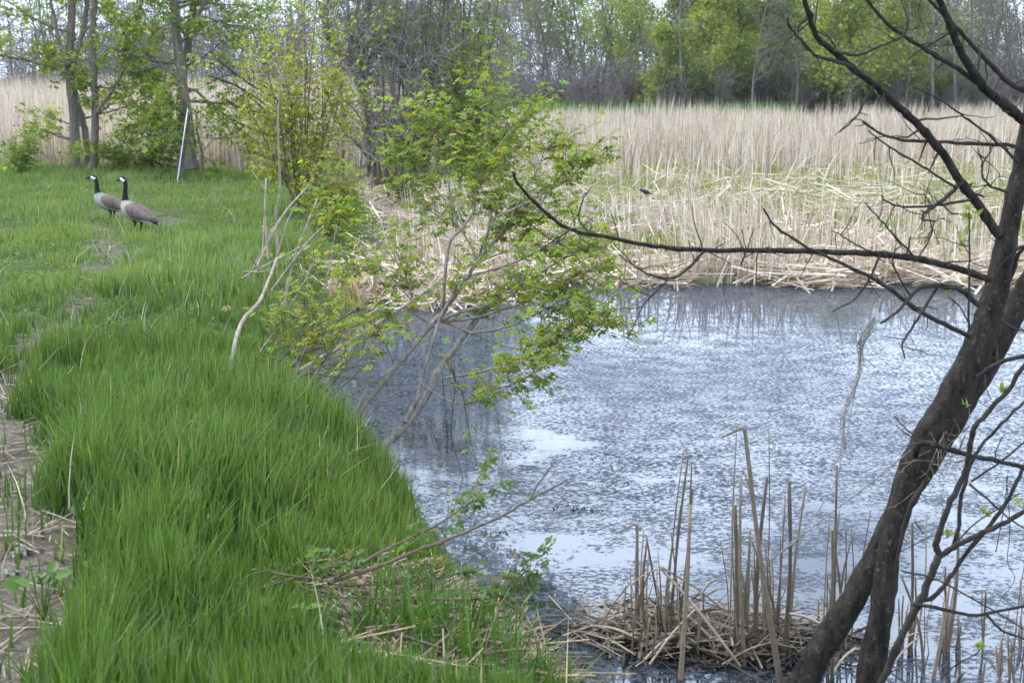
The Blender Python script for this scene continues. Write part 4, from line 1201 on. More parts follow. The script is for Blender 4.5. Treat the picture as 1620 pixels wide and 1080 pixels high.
# ------------------------------------------------------------------ saplings and dead wood on the bank edge
base = at(470, 640, 8.1)
br = [("stem", [(450, 640), (480, 560), (505, 500), (520, 430), (530, 370)], 8.10, 8.60, 4, 2), ("stem", [(470, 640), (500, 590), (525, 540), (545, 480)], 8.00, 8.30, 4, 2), ("stem", [(480, 650), (470, 580), (478, 520), (490, 450), (500, 400)], 8.20, 8.80, 3.5, 2),
      ("stem", [(500, 640), (530, 585), (570, 560), (610, 540)], 7.90, 7.80, 3, 1.6), ("stem", [(440, 630), (440, 560), (450, 500)], 8.20, 8.40, 3, 1.6)]
sap, pol, rs = hand_tree("maple_sapling", base, br, "leafy saplings sprouting from the brush pile left of the leaning tree", "sapling", M_BARK_SHRUB, 88)
tw, LP, LD = [], [], []
leafy_twigs(pol, rs, 26, .12, .40, 1, .25, (), r=.0019)
V, F, C = tubes(tw, 4); tag(obj("twigs", mk_mesh("twigs", V, F, None, True), M_BROWN, sap), kind="stuff")
leaf_objects(sap, LP, LD, rs, 150, .068, (.22, .285, .05), (.29, .25, .06), .2, "sap")
# pale dead sapling
br = [("stem", [(346, 668), (350, 649), (363, 593), (374, 534), (387, 503), (410, 478), (426, 441), (439, 408)], 7.35, 8.6, 8, 5.5)]
hand_tree("dead_sapling", on_land(348, 655), br, "thick pale split dead stem leaning out of the grass", "dead sapling", M_BARK_PALE, 89)
br = [("stem", [(439, 410), (437, 334), (443, 300), (440, 220), (440, 176), (449, 103), (452, 60)], 12.6, 12.4, 5, 2), ("twig", [(449, 131), (460, 118), (471, 105)], 12.4, 12.3, 2.2, 1), ("twig", [(447, 122), (440, 112), (436, 100)], 12.4, 12.5, 2, 1)]
hand_tree("dead_sapling", on_land(439, 425), br, "tall thin pale dead stem before the yellow-green shrub", "dead sapling", M_BARK_PALE, 90)
lst = [([(424, 410), (419, 334), (421, 282)], 4, 2.5), ([(382, 441), (422, 419), (485, 386)], 4, 3), ([(448, 497), (458, 434), (478, 375), (502, 315)], 5, 3), ([(430, 460), (485, 386), (519, 352)], 5, 3),
       ([(406, 423), (445, 345), (489, 293)], 5, 3), ([(415, 415), (417, 360), (420, 330)], 3, 2), ([(395, 440), (412, 400), (432, 360)], 3, 2), ([(440, 400), (455, 350), (470, 322)], 3.5, 2), ([(398, 408), (408, 425), (416, 440)], 3, 2),
       ([(385, 430), (425, 428), (470, 400)], 3, 2), ([(421, 300), (405, 280), (398, 268)], 2, 1.2)]
br = [("stalk", p_, 11.6 + .1 * (i_ % 4), 11.8 + .1 * (i_ % 3), a_, b_) for i_, (p_, a_, b_) in enumerate(lst)]
hand_tree("dead_stalks", on_land(425, 445), br, "heap of bleached dead stalks standing crosswise in the grass", "dead stalks", M_BARK_PALE, 91)
lst = [([(395, 610), (410, 560), (452, 500), (493, 420)], 5, 3), ([(430, 615), (470, 575), (520, 520), (560, 490)], 5, 3.5), ([(420, 600), (480, 590), (560, 600), (640, 610)], 3, 2), ([(440, 610), (480, 560), (520, 545)], 6, 5),
       ([(450, 600), (490, 590), (520, 560), (548, 520)], 4, 2), ([(400, 575), (450, 580), (500, 600)], 2.5, 1.5), ([(455, 650), (465, 600), (485, 540)], 3, 2), ([(470, 630), (520, 590), (590, 575)], 3, 1.5),
       ([(430, 590), (460, 610), (500, 640), (560, 665)], 2.5, 1.5), ([(480, 650), (510, 610), (560, 580)], 3, 2), ([(500, 660), (530, 640), (600, 600), (660, 560)], 2.5, 1.2)]
for i_ in range(34):
    cx_, cy_ = R.normal(500, 38), R.normal(610, 26); a_ = R.uniform(-.9, .6); L_ = R.uniform(20, 65)
    lst.append(([(cx_ - L_ * math.cos(a_), cy_ - L_ * math.sin(a_)), (cx_ + R.normal(0, 4), cy_ + R.normal(0, 4)), (cx_ + L_ * math.cos(a_), cy_ + L_ * math.sin(a_))], R.uniform(1.5, 3.5), R.uniform(.8, 2)))
br = [("stick", p_, 8.3 + R.uniform(-.2, .4), 8.3 + R.uniform(-.2, .4), a_, b_) for i_, (p_, a_, b_) in enumerate(lst)]
hand_tree("brush_pile", on_land(490, 630), br, "grey brush pile of dead sticks at the water's edge under the saplings", "brush pile", M_BARK_SHRUB, 92)
hand_tree("broken_stick", on_land(352, 700), [("stick", [(350, 697), (385, 675), (415, 656), (432, 644)], 7.3, 7.5, 6, 4)], "short broken stick lying on the grass below the split dead stem", "stick", M_BARK_PALE, 93)
hand_tree("dark_stick", on_land(440, 705), [("stick", [(441, 712), (428, 680), (408, 640), (404, 625)], 7.4, 7.4, 3.5, 2.5)], "thin dark stick poking out of the grass near the brush pile", "stick", M_TWIG, 94)
lst = [([(205, 432), (208, 415), (216, 398)], 2.5, 1.6), ([(207, 425), (203, 405), (200, 395)], 2.5, 1.6)]
hand_tree("forked_twig", on_land(205, 434), [("twig", p_, 12.9, 12.9, a_, b_) for p_, a_, b_ in lst], "small pale forked twig standing beside the path", "twig", M_BARK_PALE, 95)
# reddish seedling in the grass
rs = np.random.default_rng(96)
pb = on_land(290, 690)
br = [("stem", [(285, 695), (275, 665), (255, 640)], 7.25, 7.3, 3, 1.8), ("stem", [(290, 698), (292, 660), (285, 628)], 7.2, 7.3, 3, 1.8), ("stem", [(295, 698), (315, 665), (335, 640)], 7.2, 7.2, 3, 1.8), ("stem", [(290, 700), (305, 680), (320, 672)], 7.2, 7.1, 2.5, 1.5)]
seed_, pol, rs = hand_tree("maple_seedling", pb, br, "small maple seedling with reddish new leaves in the tall grass", "seedling", M_TWIG, 97)
tw, LP, LD = [], [], []
leafy_twigs(pol, rs, 12, .05, .14, 1, .3, ())
leaf_objects(seed_, LP, LD, rs, 60, .075, (.12, .17, .035), (.2, .12, .04), .35, "seedling")

# reed heap at the far left corner of the pond
def reed_clump(name, base_px, n, hrange, spread, label, seed, lean=.15, col=(.40, .30, .19), wpx=(3, 6), grp=None, yv=.15):
    rs = np.random.default_rng(seed)
    c0 = gz(*base_px, WATER)
    root = empty(name, c0)
    for k in range(n):
        b_ = c0 + np.array([rs.normal(0, spread), rs.normal(0, yv), -.03])
        h = rs.uniform(*hrange); a_ = rs.normal(0, lean, 2)
        top = b_ + np.array([a_[0] * h, a_[1] * h, h])
        mid = (b_ + top) / 2 + rs.normal(0, .012, 3)
        w = rs.uniform(*wpx) * c0[1] / FPX / 2
        V, F, C = tubes([(spline(np.array([b_, mid, top]), 3), np.linspace(w, w * .6, 6))], 5, np.array(col) * rs.uniform(.65, 1.25), cap=True)
        obj("stalk", mk_mesh("stalk", V, F, C, True), M_STALK, root)
    return tag(root, label, "reeds", grp)
reed_clump("cattail_clump", (560, 490), 16, (.3, .5), .12, "upright clump of brown cut reeds at the pond's far left corner", 101, .14, (.38, .27, .16), (5, 9))
reed_clump("cattail_clump", (600, 486), 12, (.15, .5), .3, "splayed pale reed heap right of the brown corner clump", 102, .7, (.45, .37, .28), (3, 6))
reed_clump("cattail_clump", (1004, 452), 14, (.3, .7), .14, "dark-footed reed clump at the pond's far edge below the long branch", 103, .12, (.36, .28, .19), (3, 5))
reed_clump("cattail_clump", (1120, 450), 10, (.25, .6), .3, "thin reed clump on the far pond edge, right of the dark-footed one", 104, .25, (.44, .36, .26), (2, 4))
reed_clump("cattail_clump", (1400, 448), 12, (.3, .7), .4, "scattered reeds on the far pond edge behind the leaning dark trunk", 105, .22, (.44, .36, .26), (2, 4))
rs = np.random.default_rng(106)
n = 1500
x = rs.normal(-1.0, .38, n); y = rs.normal(14.9, .35, n)
flat_litter("reed_heap", rs, x, y, rs.uniform(.15, .75, n), rs.uniform(.01, .022, n), np.maximum(land_z(x, y), WATER) + .02 + .22 * np.exp(-((x + 1.1) / .5) ** 2 - ((y - 15) / .4) ** 2) * rs.random(n), "low heap of broken pale reeds at the pond's far left corner", None, .35, M_REED, .03)

# ------------------------------------------------------------------ near cattail clumps
def ztop(*v): return v
OX, OY, K = 1020, 680, 2.7
def zz(a_, b_): return (OX + a_ / K, OY + b_ / K)
def stalk_group(name, label, lst, seed, extra=0, fallen=()):
    rs = np.random.default_rng(seed)
    b0 = [gz(*zz(q_[0], max(q_[1], 900)), WATER) for q_ in lst]
    root = empty(name, np.mean(b0, 0))
    todo = []
    for q_ in lst:
        bx, by, tx, ty, w = q_[:5]
        by2 = max(by, 870 + rs.uniform(0, 90))
        todo.append((zz(bx, by2), zz(tx, ty), w))
    for k in range(int(extra * 1.7)):
        q_ = lst[rs.integers(len(lst))]
        bx = q_[0] + rs.normal(0, 30); by2 = rs.uniform(860, 1000); hh = rs.uniform(120, 480) * rs.uniform(.5, 1)
        todo.append((zz(bx, by2), zz(bx + rs.normal(0, .1) * hh, by2 - hh), rs.uniform(5, 13)))
    for (a_, t_, w) in todo:
        p0 = gz(*a_, WATER); y = p0[1]
        p1 = at(*t_, y + rs.normal(0, .05))
        p0[2] -= .05
        mid = p0 + (p1 - p0) * .55 + rs.normal(0, .012, 3)
        r_ = w * 1.08 / K * y / FPX / 2
        c_ = np.array([(.17, .132, .092), (.22, .172, .12), (.12, .093, .066)][rs.integers(3)]) * rs.uniform(.75, 1.25)
        s_ = spline(np.array([p0, mid, p1]), 4)
        rad = np.linspace(r_ * 1.05, r_ * .62, len(s_))
        if rs.random() < .3:      # snapped and bent over near the top
            e_ = s_[-1] - s_[-3]; L_ = rs.uniform(.05, .16); sd = rs.choice([-1, 1])
            s_ = np.vstack([s_, s_[-1] + unit(e_) * .008 + [sd * .012, 0, 0], s_[-1] + np.array([sd * L_ * .7, rs.normal(0, .03), -L_ * rs.uniform(.1, .9)])])
            rad = np.r_[rad, rad[-1] * .8, rad[-1] * .5]
        rad = rad * (1 + rs.normal(0, .05, len(rad)))
        V, F, C = tubes([(s_, rad)], 6, c_, cap=True)
        st_ = obj("stalk", mk_mesh("stalk", V, F, C, True), M_STALK, root)
        if w > 11 and rs.random() < .75:     # a torn leaf sheath along the stalk
            i_ = rs.integers(2, len(s_) - 3)
            L_ = rs.uniform(.12, .35)
            V, F, C = blades(np.array([s_[i_]]), np.array([L_]), np.array([r_ * 1.7]), np.array([rs.uniform(-1, 1)]), np.array([rs.uniform(.05, .35)]), np.array([rs.uniform(0, 6.28)]), np.array([c_ * 1.25]), None, 3, .6)
            obj("leaf_sheath", mk_mesh("leaf_sheath", V, F, C), M_REED, st_)
    for (a_, b_, w, z0, z1) in fallen:
        p0, p1 = gz(*zz(*a_), z0), gz(*zz(*b_), z1)
        mid = (p0 + p1) / 2 + np.array([0, 0, .015])
        r_ = w / K * p0[1] / FPX / 2
        V, F, C = tubes([(spline(np.array([p0, mid, p1]), 4), np.full(8, r_))], 5, np.array((.32, .26, .19)) * rs.uniform(.7, 1.2), cap=True)
        obj("fallen_stalk", mk_mesh("fallen_stalk", V, F, C, True), M_STALK, root)
    return tag(root, label, "cattails", "cattail clumps in the near shallows")
stalk_group("cattail_clump", "short dark cattail stubs leftmost of the near clumps", [(-30, 900, -32, 410, 20), (-8, 890, -5, 430, 10), (8, 890, 10, 470, 14), (22, 880, 18, 520, 9), (-50, 900, -62, 590, 8)], 111, 8,
            [((-230, 835), (-30, 890), 15, WATER + .05, WATER + .06), ((-240, 870), (-40, 960), 9, WATER + .03, WATER + .03), ((-190, 840), (-60, 650), 7, WATER + .02, WATER + .3), ((-60, 660), (80, 590), 7, WATER + .3, WATER + .36)])
stalk_group("cattail_clump", "tall slim cattail clump second from the left in the near shallows", [(150, 1062, 195, 320, 24), (80, 850, 165, 90, 8), (100, 880, 185, 110, 13), (130, 900, 200, 150, 12), (175, 900, 205, 255, 12), (90, 870, 120, 480, 14)], 112, 10,
            [((0, 980), (140, 870), 14, WATER + .03, WATER + .08), ((60, 580), (410, 1010), 14, WATER + .36, WATER + .03), ((80, 590), (350, 780), 10, WATER + .36, WATER + .1), ((0, 920), (170, 860), 12, WATER + .02, WATER + .1), ((20, 1000), (220, 760), 10, WATER + .02, WATER + .2), ((-40, 1010), (120, 930), 9, WATER + .02, WATER + .02)])
stalk_group("cattail_clump", "densest near cattail clump with one long leaning stalk", [(385, 980, 385, 320, 26), (395, 900, 393, -5, 8), (430, 1000, 410, 200, 17), (470, 960, 522, 200, 22), (500, 930, 530, 0, 7), (590, 990, 617, 220, 22), (600, 950, 687, 240, 15), (540, 940, 600, 280, 10),
            (440, 950, 450, 430, 16), (360, 950, 372, 330, 9), (520, 930, 540, 500, 10), (560, 930, 580, 450, 9), (592, 1085, 428, 0, 26)], 113, 16,
            [((250, 900), (440, 870), 10, WATER + .05, WATER + .1), ((330, 1000), (560, 900), 11, WATER + .02, WATER + .08), ((240, 700), (300, 640), 10, WATER + .25, WATER + .3), ((590, 780), (780, 842), 13, WATER + .18, WATER + .16), ((300, 640), (470, 600), 6, WATER + .3, WATER + .35)])
stalk_group("cattail_clump", "cattail stalks just left of the leaning dark trunk's foot", [(800, 1060, 820, 150, 15), (770, 900, 800, 430, 18), (820, 900, 860, 430, 8), (850, 900, 882, 400, 8), (760, 880, 790, 350, 7), (870, 880, 965, 345, 7)], 114, 6,
            [((800, 1040), (900, 930), 12, WATER + .02, WATER + .08)])
stalk_group("cattail_clump", "bent cattail stalks between the dark trunk and the thin forked sapling", [(1130, 960, 1142, 400, 17), (1200, 1020, 1095, 620, 14), (1225, 1060, 1305, 640, 20), (1290, 720, 1340, 350, 18), (1090, 930, 1085, 720, 10), (1150, 930, 1200, 350, 9)], 115, 7,
            [((1030, 920), (1260, 850), 7, WATER + .08, WATER + .12), ((1060, 1000), (1180, 880), 10, WATER + .02, WATER + .1)])
stalk_group("cattail_clump", "stubby dark cattails at the lower right corner", [(1440, 1082, 1455, 990, 14), (1530, 1085, 1500, 920, 16), (1565, 1070, 1552, 880, 12), (1590, 1085, 1566, 905, 12), (1615, 1070, 1600, 950, 10), (1500, 1080, 1520, 900, 8), (1350, 1090, 1360, 1040, 16)], 116, 5)
rs = np.random.default_rng(117)
n = 620
cc = rs.integers(0, 2, n); cxs = np.array([[.58, 5.6], [.95, 5.5]])
x = cxs[cc, 0] + rs.normal(0, .16, n); y = cxs[cc, 1] + rs.normal(0, .12, n)
colr = np.clip(np.array([[.15, .122, .09]]) * (1 + rs.normal(0, .32, (n, 1))), .02, .6)
flat_litter("reed_litter", rs, x, y, rs.uniform(.06, .42, n), rs.uniform(.004, .012, n), WATER + .01 + .06 * rs.random(n) * np.exp(-((x - .9) / .5) ** 2), "tangled broken reed litter floating round the near cattails", colr, .3, M_STALK, .02)
# dark muck under the litter
n = 1000
x = rs.normal(.9, .24, n); y = rs.normal(5.5, .12, n)
colr = jitter((.04, .033, .026), n, .3, .05, rs)
flat_litter("rotting_litter", rs, x, y, rs.uniform(.05, .24, n), rs.uniform(.005, .016, n), np.full(n, WATER + .006), "dark rotting reed mat lying on the water round the near cattails", colr, .08, M_STALK, .008)

# ------------------------------------------------------------------ fallen leafy branch at the bottom
base = gz(540, 915, .06)
br = [("branch", [(520, 922), (542, 915), (594, 897), (656, 873), (723, 847), (791, 817), (839, 790), (893, 762)], 4.45, 4.80, 8, 3.4), ("branch", [(839, 789), (852, 764), (880, 727)], 4.75, 4.80, 4, 2.6), ("branch", [(797, 816), (812, 822), (824, 828)], 4.70, 4.70, 2, 1),
      ("branch", [(530, 915), (571, 890), (622, 863), (690, 830), (740, 798), (791, 769)], 4.47, 4.85, 6, 2), ("branch", [(535, 925), (560, 925), (639, 922), (690, 914), (744, 903)], 4.45, 4.65, 4.5, 1.8), ("branch", [(515, 942), (527, 944), (622, 947), (724, 947), (781, 945), (825, 930), (845, 918)], 4.40, 4.65, 4, 1.6),
      ("branch", [(430, 905), (472, 912), (513, 917), (554, 934), (594, 951), (635, 959)], 4.35, 4.40, 4, 2), ("branch", [(372, 940), (431, 924), (486, 907), (540, 890), (556, 884)], 4.35, 4.45, 4.5, 2), ("branch", [(374, 945), (385, 915), (420, 902), (436, 902)], 4.33, 4.35, 3, 1.5),
      ("branch", [(740, 798), (760, 775), (763, 745)], 4.75, 4.80, 2, 1.2), ("branch", [(825, 930), (845, 900), (850, 885)], 4.65, 4.67, 2, 1)]
fbr, pol, rs = hand_tree("fallen_branch", base, br, "fallen branch with sparse leaves reaching from the near grass over the water", "branch", M_BROWN, 121)
tw, LP, LD = [], [], []
leafy_twigs([q_ for i_, q_ in enumerate(pol) if i_ in (3, 4, 5, 7, 9, 10)], rs, 16, .03, .14, 1, .5, (), r=.0016)
V, F, C = tubes(tw, 4); tag(obj("twigs", mk_mesh("twigs", V, F, None, True), M_TWIG, fbr), kind="stuff")
leaf_objects(fbr, LP, LD, rs, 250, .055, (.11, .17, .04), (.2, .17, .05), .15, "fbr")
hand_tree("bleached_stub", on_land(666, 992), [("stub", [(664, 996), (668, 978), (674, 957)], 5.05, 5.05, 9, 7)], "short bleached wooden stub in the grass below the fallen branch", "stub", M_BARK_PALE, 122)
hand_tree("dark_stick", on_land(712, 1024), [("stick", [(711, 1026), (718, 995), (728, 962)], 5.0, 5.0, 3.5, 3)], "thin dark upright stick beside the bleached stub", "stick", M_TWIG, 123)
# broad-leaved weeds in the near grass
rs = np.random.default_rng(124)
for px, py, lab in ((455, 1035, "small bright weed in the dead grass at the bottom edge"), (680, 1010, "leafy weed beside the bleached stub"), (70, 985, "small weed on the edge of the near path")):
    pb = on_land(px, py)
    root = empty("weed", pb)
    for k in range(11):
        az = rs.uniform(0, 6.28); d_ = np.array([math.cos(az), math.sin(az), rs.uniform(.1, .8)]); q_ = pb + np.array([math.cos(az), math.sin(az), 0]) * rs.uniform(.01, .07) + [0, 0, rs.uniform(.05, .16)]
        V, F, C = scatter(leaflet((0, 0, 0), 0, 1, .75), [np.array([[0, 3, 2, 1], [0, 5, 4, 3]])], q_[None], rotmats(d_[None], np.array([rs.normal(0, .3)])), np.array([rs.uniform(.04, .07)]), jitter((.10, .19, .03), 1, .15, .05, rs))
        lo = obj("leaf", mk_mesh("leaf", V, F, C), M_LEAF, root)
        V, F, C = tubes([(np.array([pb, (pb + q_) / 2 + [0, 0, .02], q_]), np.array([.002, .0018, .0014]))], 4, (.09, .15, .03))
        obj("leaf_stalk", mk_mesh("leaf_stalk", V, F, C), M_LEAF, lo)
    tag(root, lab, "weed")
# pale dead leaves on the path
M_PAPER = mat_veg("dead_leaf", .8, .1, .2, .3)
for px, py, lab, c_ in ((30, 877, "pale grey dead leaf lying on the path at the left edge", (.22, .215, .20)), (12, 912, "pale curled dead leaf below the grey one on the path", (.19, .18, .16)), (62, 918, "dull green dead leaf at the foot of the near grass", (.12, .15, .10))):
    pb = on_land(px, py, .012)
    V, F, C = scatter(np.concatenate([leaflet((0, 0, 0), a_, .9, .5, .3) for a_ in (0, .9, -.9, 1.9, -1.9)]), [np.concatenate([np.array([[0, 3, 2, 1], [0, 5, 4, 3]]) + 6 * i_ for i_ in range(5)])], pb[None], rotmats(np.array([[1, .2, .05]]), np.array([.1])), np.array([.055]), np.array([c_]))
    tag(obj("dead_leaf", mk_mesh("dead_leaf", V, F, C), M_PAPER, None, pb), lab, "leaf")

# ------------------------------------------------------------------ floating debris
rs = np.random.default_rng(131)
for px, py, nn, lab in ((910, 806, 26, "dark clump of floating weed with sticks in the open water"), (800, 842, 8, "small dark floating clod near the fallen branch tip"), (1055, 612, 6, "tiny pale leaf scrap floating mid pond")):
    c0 = gz(px, py, WATER)
    P = c0 + rs.normal(0, .045 if nn > 10 else .012, (nn, 3)) * [1.6, 1.0, 0]; P[:, 2] = WATER - .004
    V, F, C = blades(P, rs.uniform(.006, .024, nn), rs.uniform(.006, .018, nn), rs.uniform(-1, 1, nn), rs.uniform(.5, 2, nn), rs.uniform(0, 6.28, nn), jitter((.02, .022, .02) if nn > 6 else (.2, .2, .1), nn, .3, .05, rs))
    tag(obj("floating_debris", mk_mesh("floating_debris", V, F, C), M_STALK, None, c0), lab, "debris")

# ------------------------------------------------------------------ dark trunks at the right
D = 5.0
base = gz(1330, 1085, -.35)
def tk(lst): return [(a_, b_) for a_, b_, _ in lst]
T2 = [(1362, 1180, 66), (1372, 1110, 54), (1380, 1050, 49), (1397, 960, 43), (1411, 850, 43), (1436, 760, 50), (1468, 695, 58), (1505, 630, 56), (1542, 555, 50), (1570, 480, 44), (1588, 400, 38), (1605, 320, 33), (1622, 230, 29), (1640, 120, 24), (1655, 0, 20), (1668, -160, 15), (1690, -320, 10)]
T1 = [(1205, 1150, 62), (1262, 1090, 54), (1310, 1010, 49), (1358, 935, 46), (1392, 868, 43), (1424, 800, 41), (1460, 745, 41), (1498, 680, 43), (1545, 600, 44), (1592, 515, 42), (1632, 440, 38), (1690, 350, 33), (1760, 240, 28), (1830, 110, 22), (1890, -60, 16), (1940, -230, 10)]
rt = empty("dark_tree", base)
rs = np.random.default_rng(141)
def trunk(lst, y0, y1):
    P3 = np.array([[*at(a_, b_, y0 + (y1 - y0) * i_ / (len(lst) - 1)), w * .92 * (y0 + (y1 - y0) * i_ / (len(lst) - 1)) / FPX / 2] for i_, (a_, b_, w) in enumerate(lst)])
    s_ = spline(P3, 7)
    s_[:, :3] += rs.normal(0, .0015, (len(s_), 3))
    s_[:, 3] *= 1 + .04 * np.sin(np.arange(len(s_)) * .9) + rs.normal(0, .012, len(s_))
    V, F, C = tubes([(s_[:, :3], s_[:, 3])], 18)
    ang = np.arctan2(V[:, 1] - np.repeat(s_[:, 1], 18), V[:, 0] - np.repeat(s_[:, 0], 18))
    cen = np.repeat(s_[:, :3], 18, 0)
    V = cen + (V - cen) * (1 + .05 * np.sin(ang * 3 + V[:, 2:3].ravel() * 4) + .035 * (vnoise(ang * 2, V[:, 2] * 12) - .5) + .07 * (vnoise(ang * 4, V[:, 2] * 34, 1, 3) - .5))[:, None]
    return obj("trunk", mk_mesh("trunk", V, F, None, True), M_BARK_DARK, rt), s_
t2o, t2s = trunk(T2, 4.9, 5.1)
t1o, t1s = trunk(T1, 5.0, 5.35)
BR = [
 ([(1622, 195), (1605, 178), (1580, 158), (1555, 137), (1522, 85), (1504, 41), (1487, 0), (1470, -60), (1450, -140)], 19, 10, 5.07, 4.7),
 ([(1580, 372), (1541, 315), (1518, 285), (1492, 244), (1459, 204), (1422, 170), (1389, 139), (1348, 107), (1318, 81), (1293, 59), (1278, 18), (1268, -20), (1255, -90)], 17, 8, 5.0, 4.6),
 ([(1348, 107), (1320, 96), (1289, 87), (1267, 63), (1248, 41), (1246, 28)], 7, 4, 4.73, 4.6),
 ([(1318, 81), (1356, 87), (1400, 70), (1428, 56), (1440, 30)], 5.5, 3.5, 4.7, 4.75),
 ([(1548, 132), (1507, 104), (1467, 80), (1426, 54), (1396, 30), (1370, -2), (1340, -50)], 9, 5, 4.95, 4.7),
 ([(1640, 145), (1618, 141), (1596, 130), (1570, 104), (1537, 70), (1511, 41), (1485, 15), (1467, -5), (1440, -40)], 11, 5, 5.1, 4.8),
 ([(1622, 231), (1533, 227), (1474, 224), (1430, 222), (1393, 211), (1365, 193)], 7, 4, 5.05, 4.8),
 ([(1612, 258), (1570, 218), (1526, 185), (1489, 159), (1437, 133)], 5.5, 2.2, 5.03, 4.85),
 ([(1514, 298), (1459, 263), (1407, 233), (1374, 207)], 5, 2.4, 4.9, 4.8),
 ([(1384, 137), (1367, 159), (1356, 183), (1328, 209)], 5, 2.8, 4.78, 4.7),
 ([(1381, 141), (1393, 128)], 3, 2, 4.78, 4.76),
 ([(1520, 290), (1489, 319), (1465, 335), (1459, 348), (1481, 350)], 8, 3, 4.92, 4.85),
 ([(1535, 316), (1474, 326), (1422, 326), (1400, 317), (1394, 309)], 5, 2.4, 4.93, 4.8),
 ([(1489, 319), (1505, 336), (1530, 340)], 4, 2, 4.9, 4.88),
 ([(1475, 332), (1468, 315), (1461, 305)], 3, 1.6, 4.9, 4.9),
 ([(1596, 304), (1570, 296), (1556, 281), (1554, 263), (1562, 248), (1571, 232)], 5, 2, 4.97, 4.9),
 ([(1555, 262), (1552, 250), (1547, 234)], 3, 1.6, 4.92, 4.9),
 ([(1566, 442), (1522, 427), (1469, 413), (1411, 404), (1322, 399), (1233, 396), (1184, 396), (1113, 396), (1033, 389), (967, 376), (900, 362), (856, 330), (822, 293), (811, 272)], 13, 4.5, 4.95, 4.4),
 ([(1113, 398), (1091, 422), (1064, 440), (1029, 435), (1000, 418), (980, 402)], 6, 2.4, 4.55, 4.5),
 ([(1058, 440), (1051, 448), (1020, 480), (1005, 510), (993, 531)], 3.5, 1.8, 4.53, 4.5),
 ([(1391, 404), (1376, 440), (1349, 475), (1318, 492)], 5, 2.8, 4.8, 4.7),
 ([(1171, 420), (1182, 396), (1188, 375), (1193, 362)], 3.2, 1.6, 4.6, 4.58),
 ([(930, 367), (916, 345), (922, 318), (935, 297)], 3, 2, 4.45, 4.45),
 ([(905, 362), (870, 385), (840, 402)], 3.5, 1.8, 4.43, 4.4),
 ([(1535, 533), (1456, 493), (1402, 453), (1344, 422), (1287, 396), (1229, 360), (1208, 330)], 9, 3.5, 4.93, 4.55),
 ([(1548, 482), (1513, 456), (1456, 456), (1424, 489), (1393, 511)], 11, 4, 4.9, 4.7),
 ([(1484, 450), (1456, 498), (1429, 542), (1431, 567)], 6, 3, 4.85, 4.75),
 ([(1440, 468), (1418, 430), (1412, 405), (1428, 385)], 4, 2, 4.8, 4.8),
 ([(1450, 411), (1420, 378), (1390, 345), (1368, 320)], 4.5, 2.2, 4.85, 4.75),
 ([(1390, 402), (1360, 390), (1330, 372), (1316, 364)], 3.5, 1.8, 4.8, 4.72),
 ([(1450, 412), (1470, 380), (1480, 350), (1495, 345)], 3, 1.6, 4.85, 4.85),
 ([(1533, 525), (1533, 450), (1534, 380), (1533, 335)], 4.5, 2.6, 4.86, 4.84),
 ([(1532, 510), (1518, 485), (1500, 468)], 3, 1.8, 4.86, 4.84),
 ([(1448, 722), (1452, 706), (1464, 700), (1494, 708), (1538, 721), (1576, 728), (1620, 739), (1690, 752)], 12, 8, 4.86, 4.6),
 ([(1545, 595), (1584, 573), (1620, 563), (1680, 548)], 9, 7, 4.95, 4.8),
 ([(1580, 505), (1605, 520), (1640, 528)], 5, 3, 5.0, 4.9),
 ([(1600, 400), (1612, 392), (1640, 385)], 7, 5, 5.0, 4.9),
 ([(1592, 452), (1604, 425), (1612, 402), (1640, 370)], 9, 7, 5.05, 5.0),
 ([(1465, 760), (1440, 800), (1425, 850), (1418, 890)], 9, 4, 4.87, 4.9),
]
polys = []
for pts, d0, d1, y0, y1 in BR:
    k = len(pts)
    P3 = np.array([at(a_, b_, y0 + (y1 - y0) * i_ / (k - 1)) for i_, (a_, b_) in enumerate(pts)])
    s_ = spline(P3, 6, .0011, rs)
    rad = np.linspace(d0 * .92, d1 * .85, len(s_)) * (y0 + y1) / 2 / FPX / 2
    for kk in rs.integers(2, max(3, len(s_) - 1), max(1, len(s_) // 7)): rad[kk:kk + 1] *= 1.22     # nodes
    V, F, C = tubes([(s_, rad)], 8, cap=True)
    bo = obj("branch", mk_mesh("branch", V, F, None, True), M_TWIG if d0 < 12 else M_BARK_DARK, rt)
    polys.append((bo, s_, rad))
tw = []
for bo, s_, rad in polys:
    n_ = len(s_)
    for k in range(max(2, n_ // 5)):
        i_ = rs.integers(2, n_ - 1); o_ = []
        grow(rs, s_[i_], rs.normal(0, 1, 3) * [1, .4, 1], rs.uniform(.03, .16), max(rad[i_] * .35, .0022), 0, dict(n=[4], wob=[.2], up=[0], taper=[.5], leaf_lvl=9), o_, [])
        V, F, C = tubes([(a_, b_) for l, a_, b_ in o_], 5)
        obj("twig", mk_mesh("twig", V, F, None, True), M_TWIG, bo)
# the crown above the frame: bare limbs with opening buds
cr, tips = [], []
for s_ in (t2s, t1s):
    for k in range(13):
        i_ = rs.integers(int(len(s_) * .72), len(s_)); az = rs.uniform(0, 6.28)
        grow(rs, s_[i_, :3] + 0, (math.cos(az), math.sin(az), .8), rs.uniform(.9, 1.9), max(s_[i_, 3] * .45, .01), 0, dict(n=[6, 4, 3], wob=[.12, .2, .2], up=[.04, .03, .02], taper=[.35, .35, .4], kids=[8, 4], start=[.25, .2], ang=[.7, .7], ratio=[.5, .5], rr=[.5, .6], rmin=.003, leaf_lvl=2), cr, tips)
keepc = [(a_, b_) for l, a_, b_ in cr if (a_[:, 2].min() > CAMZ + .075 * a_[:, 1].mean())]
V, F, C = tubes(keepc, 4); tag(obj("crown", mk_mesh("crown", V, F, None, True), M_TWIG, rt), kind="stuff")
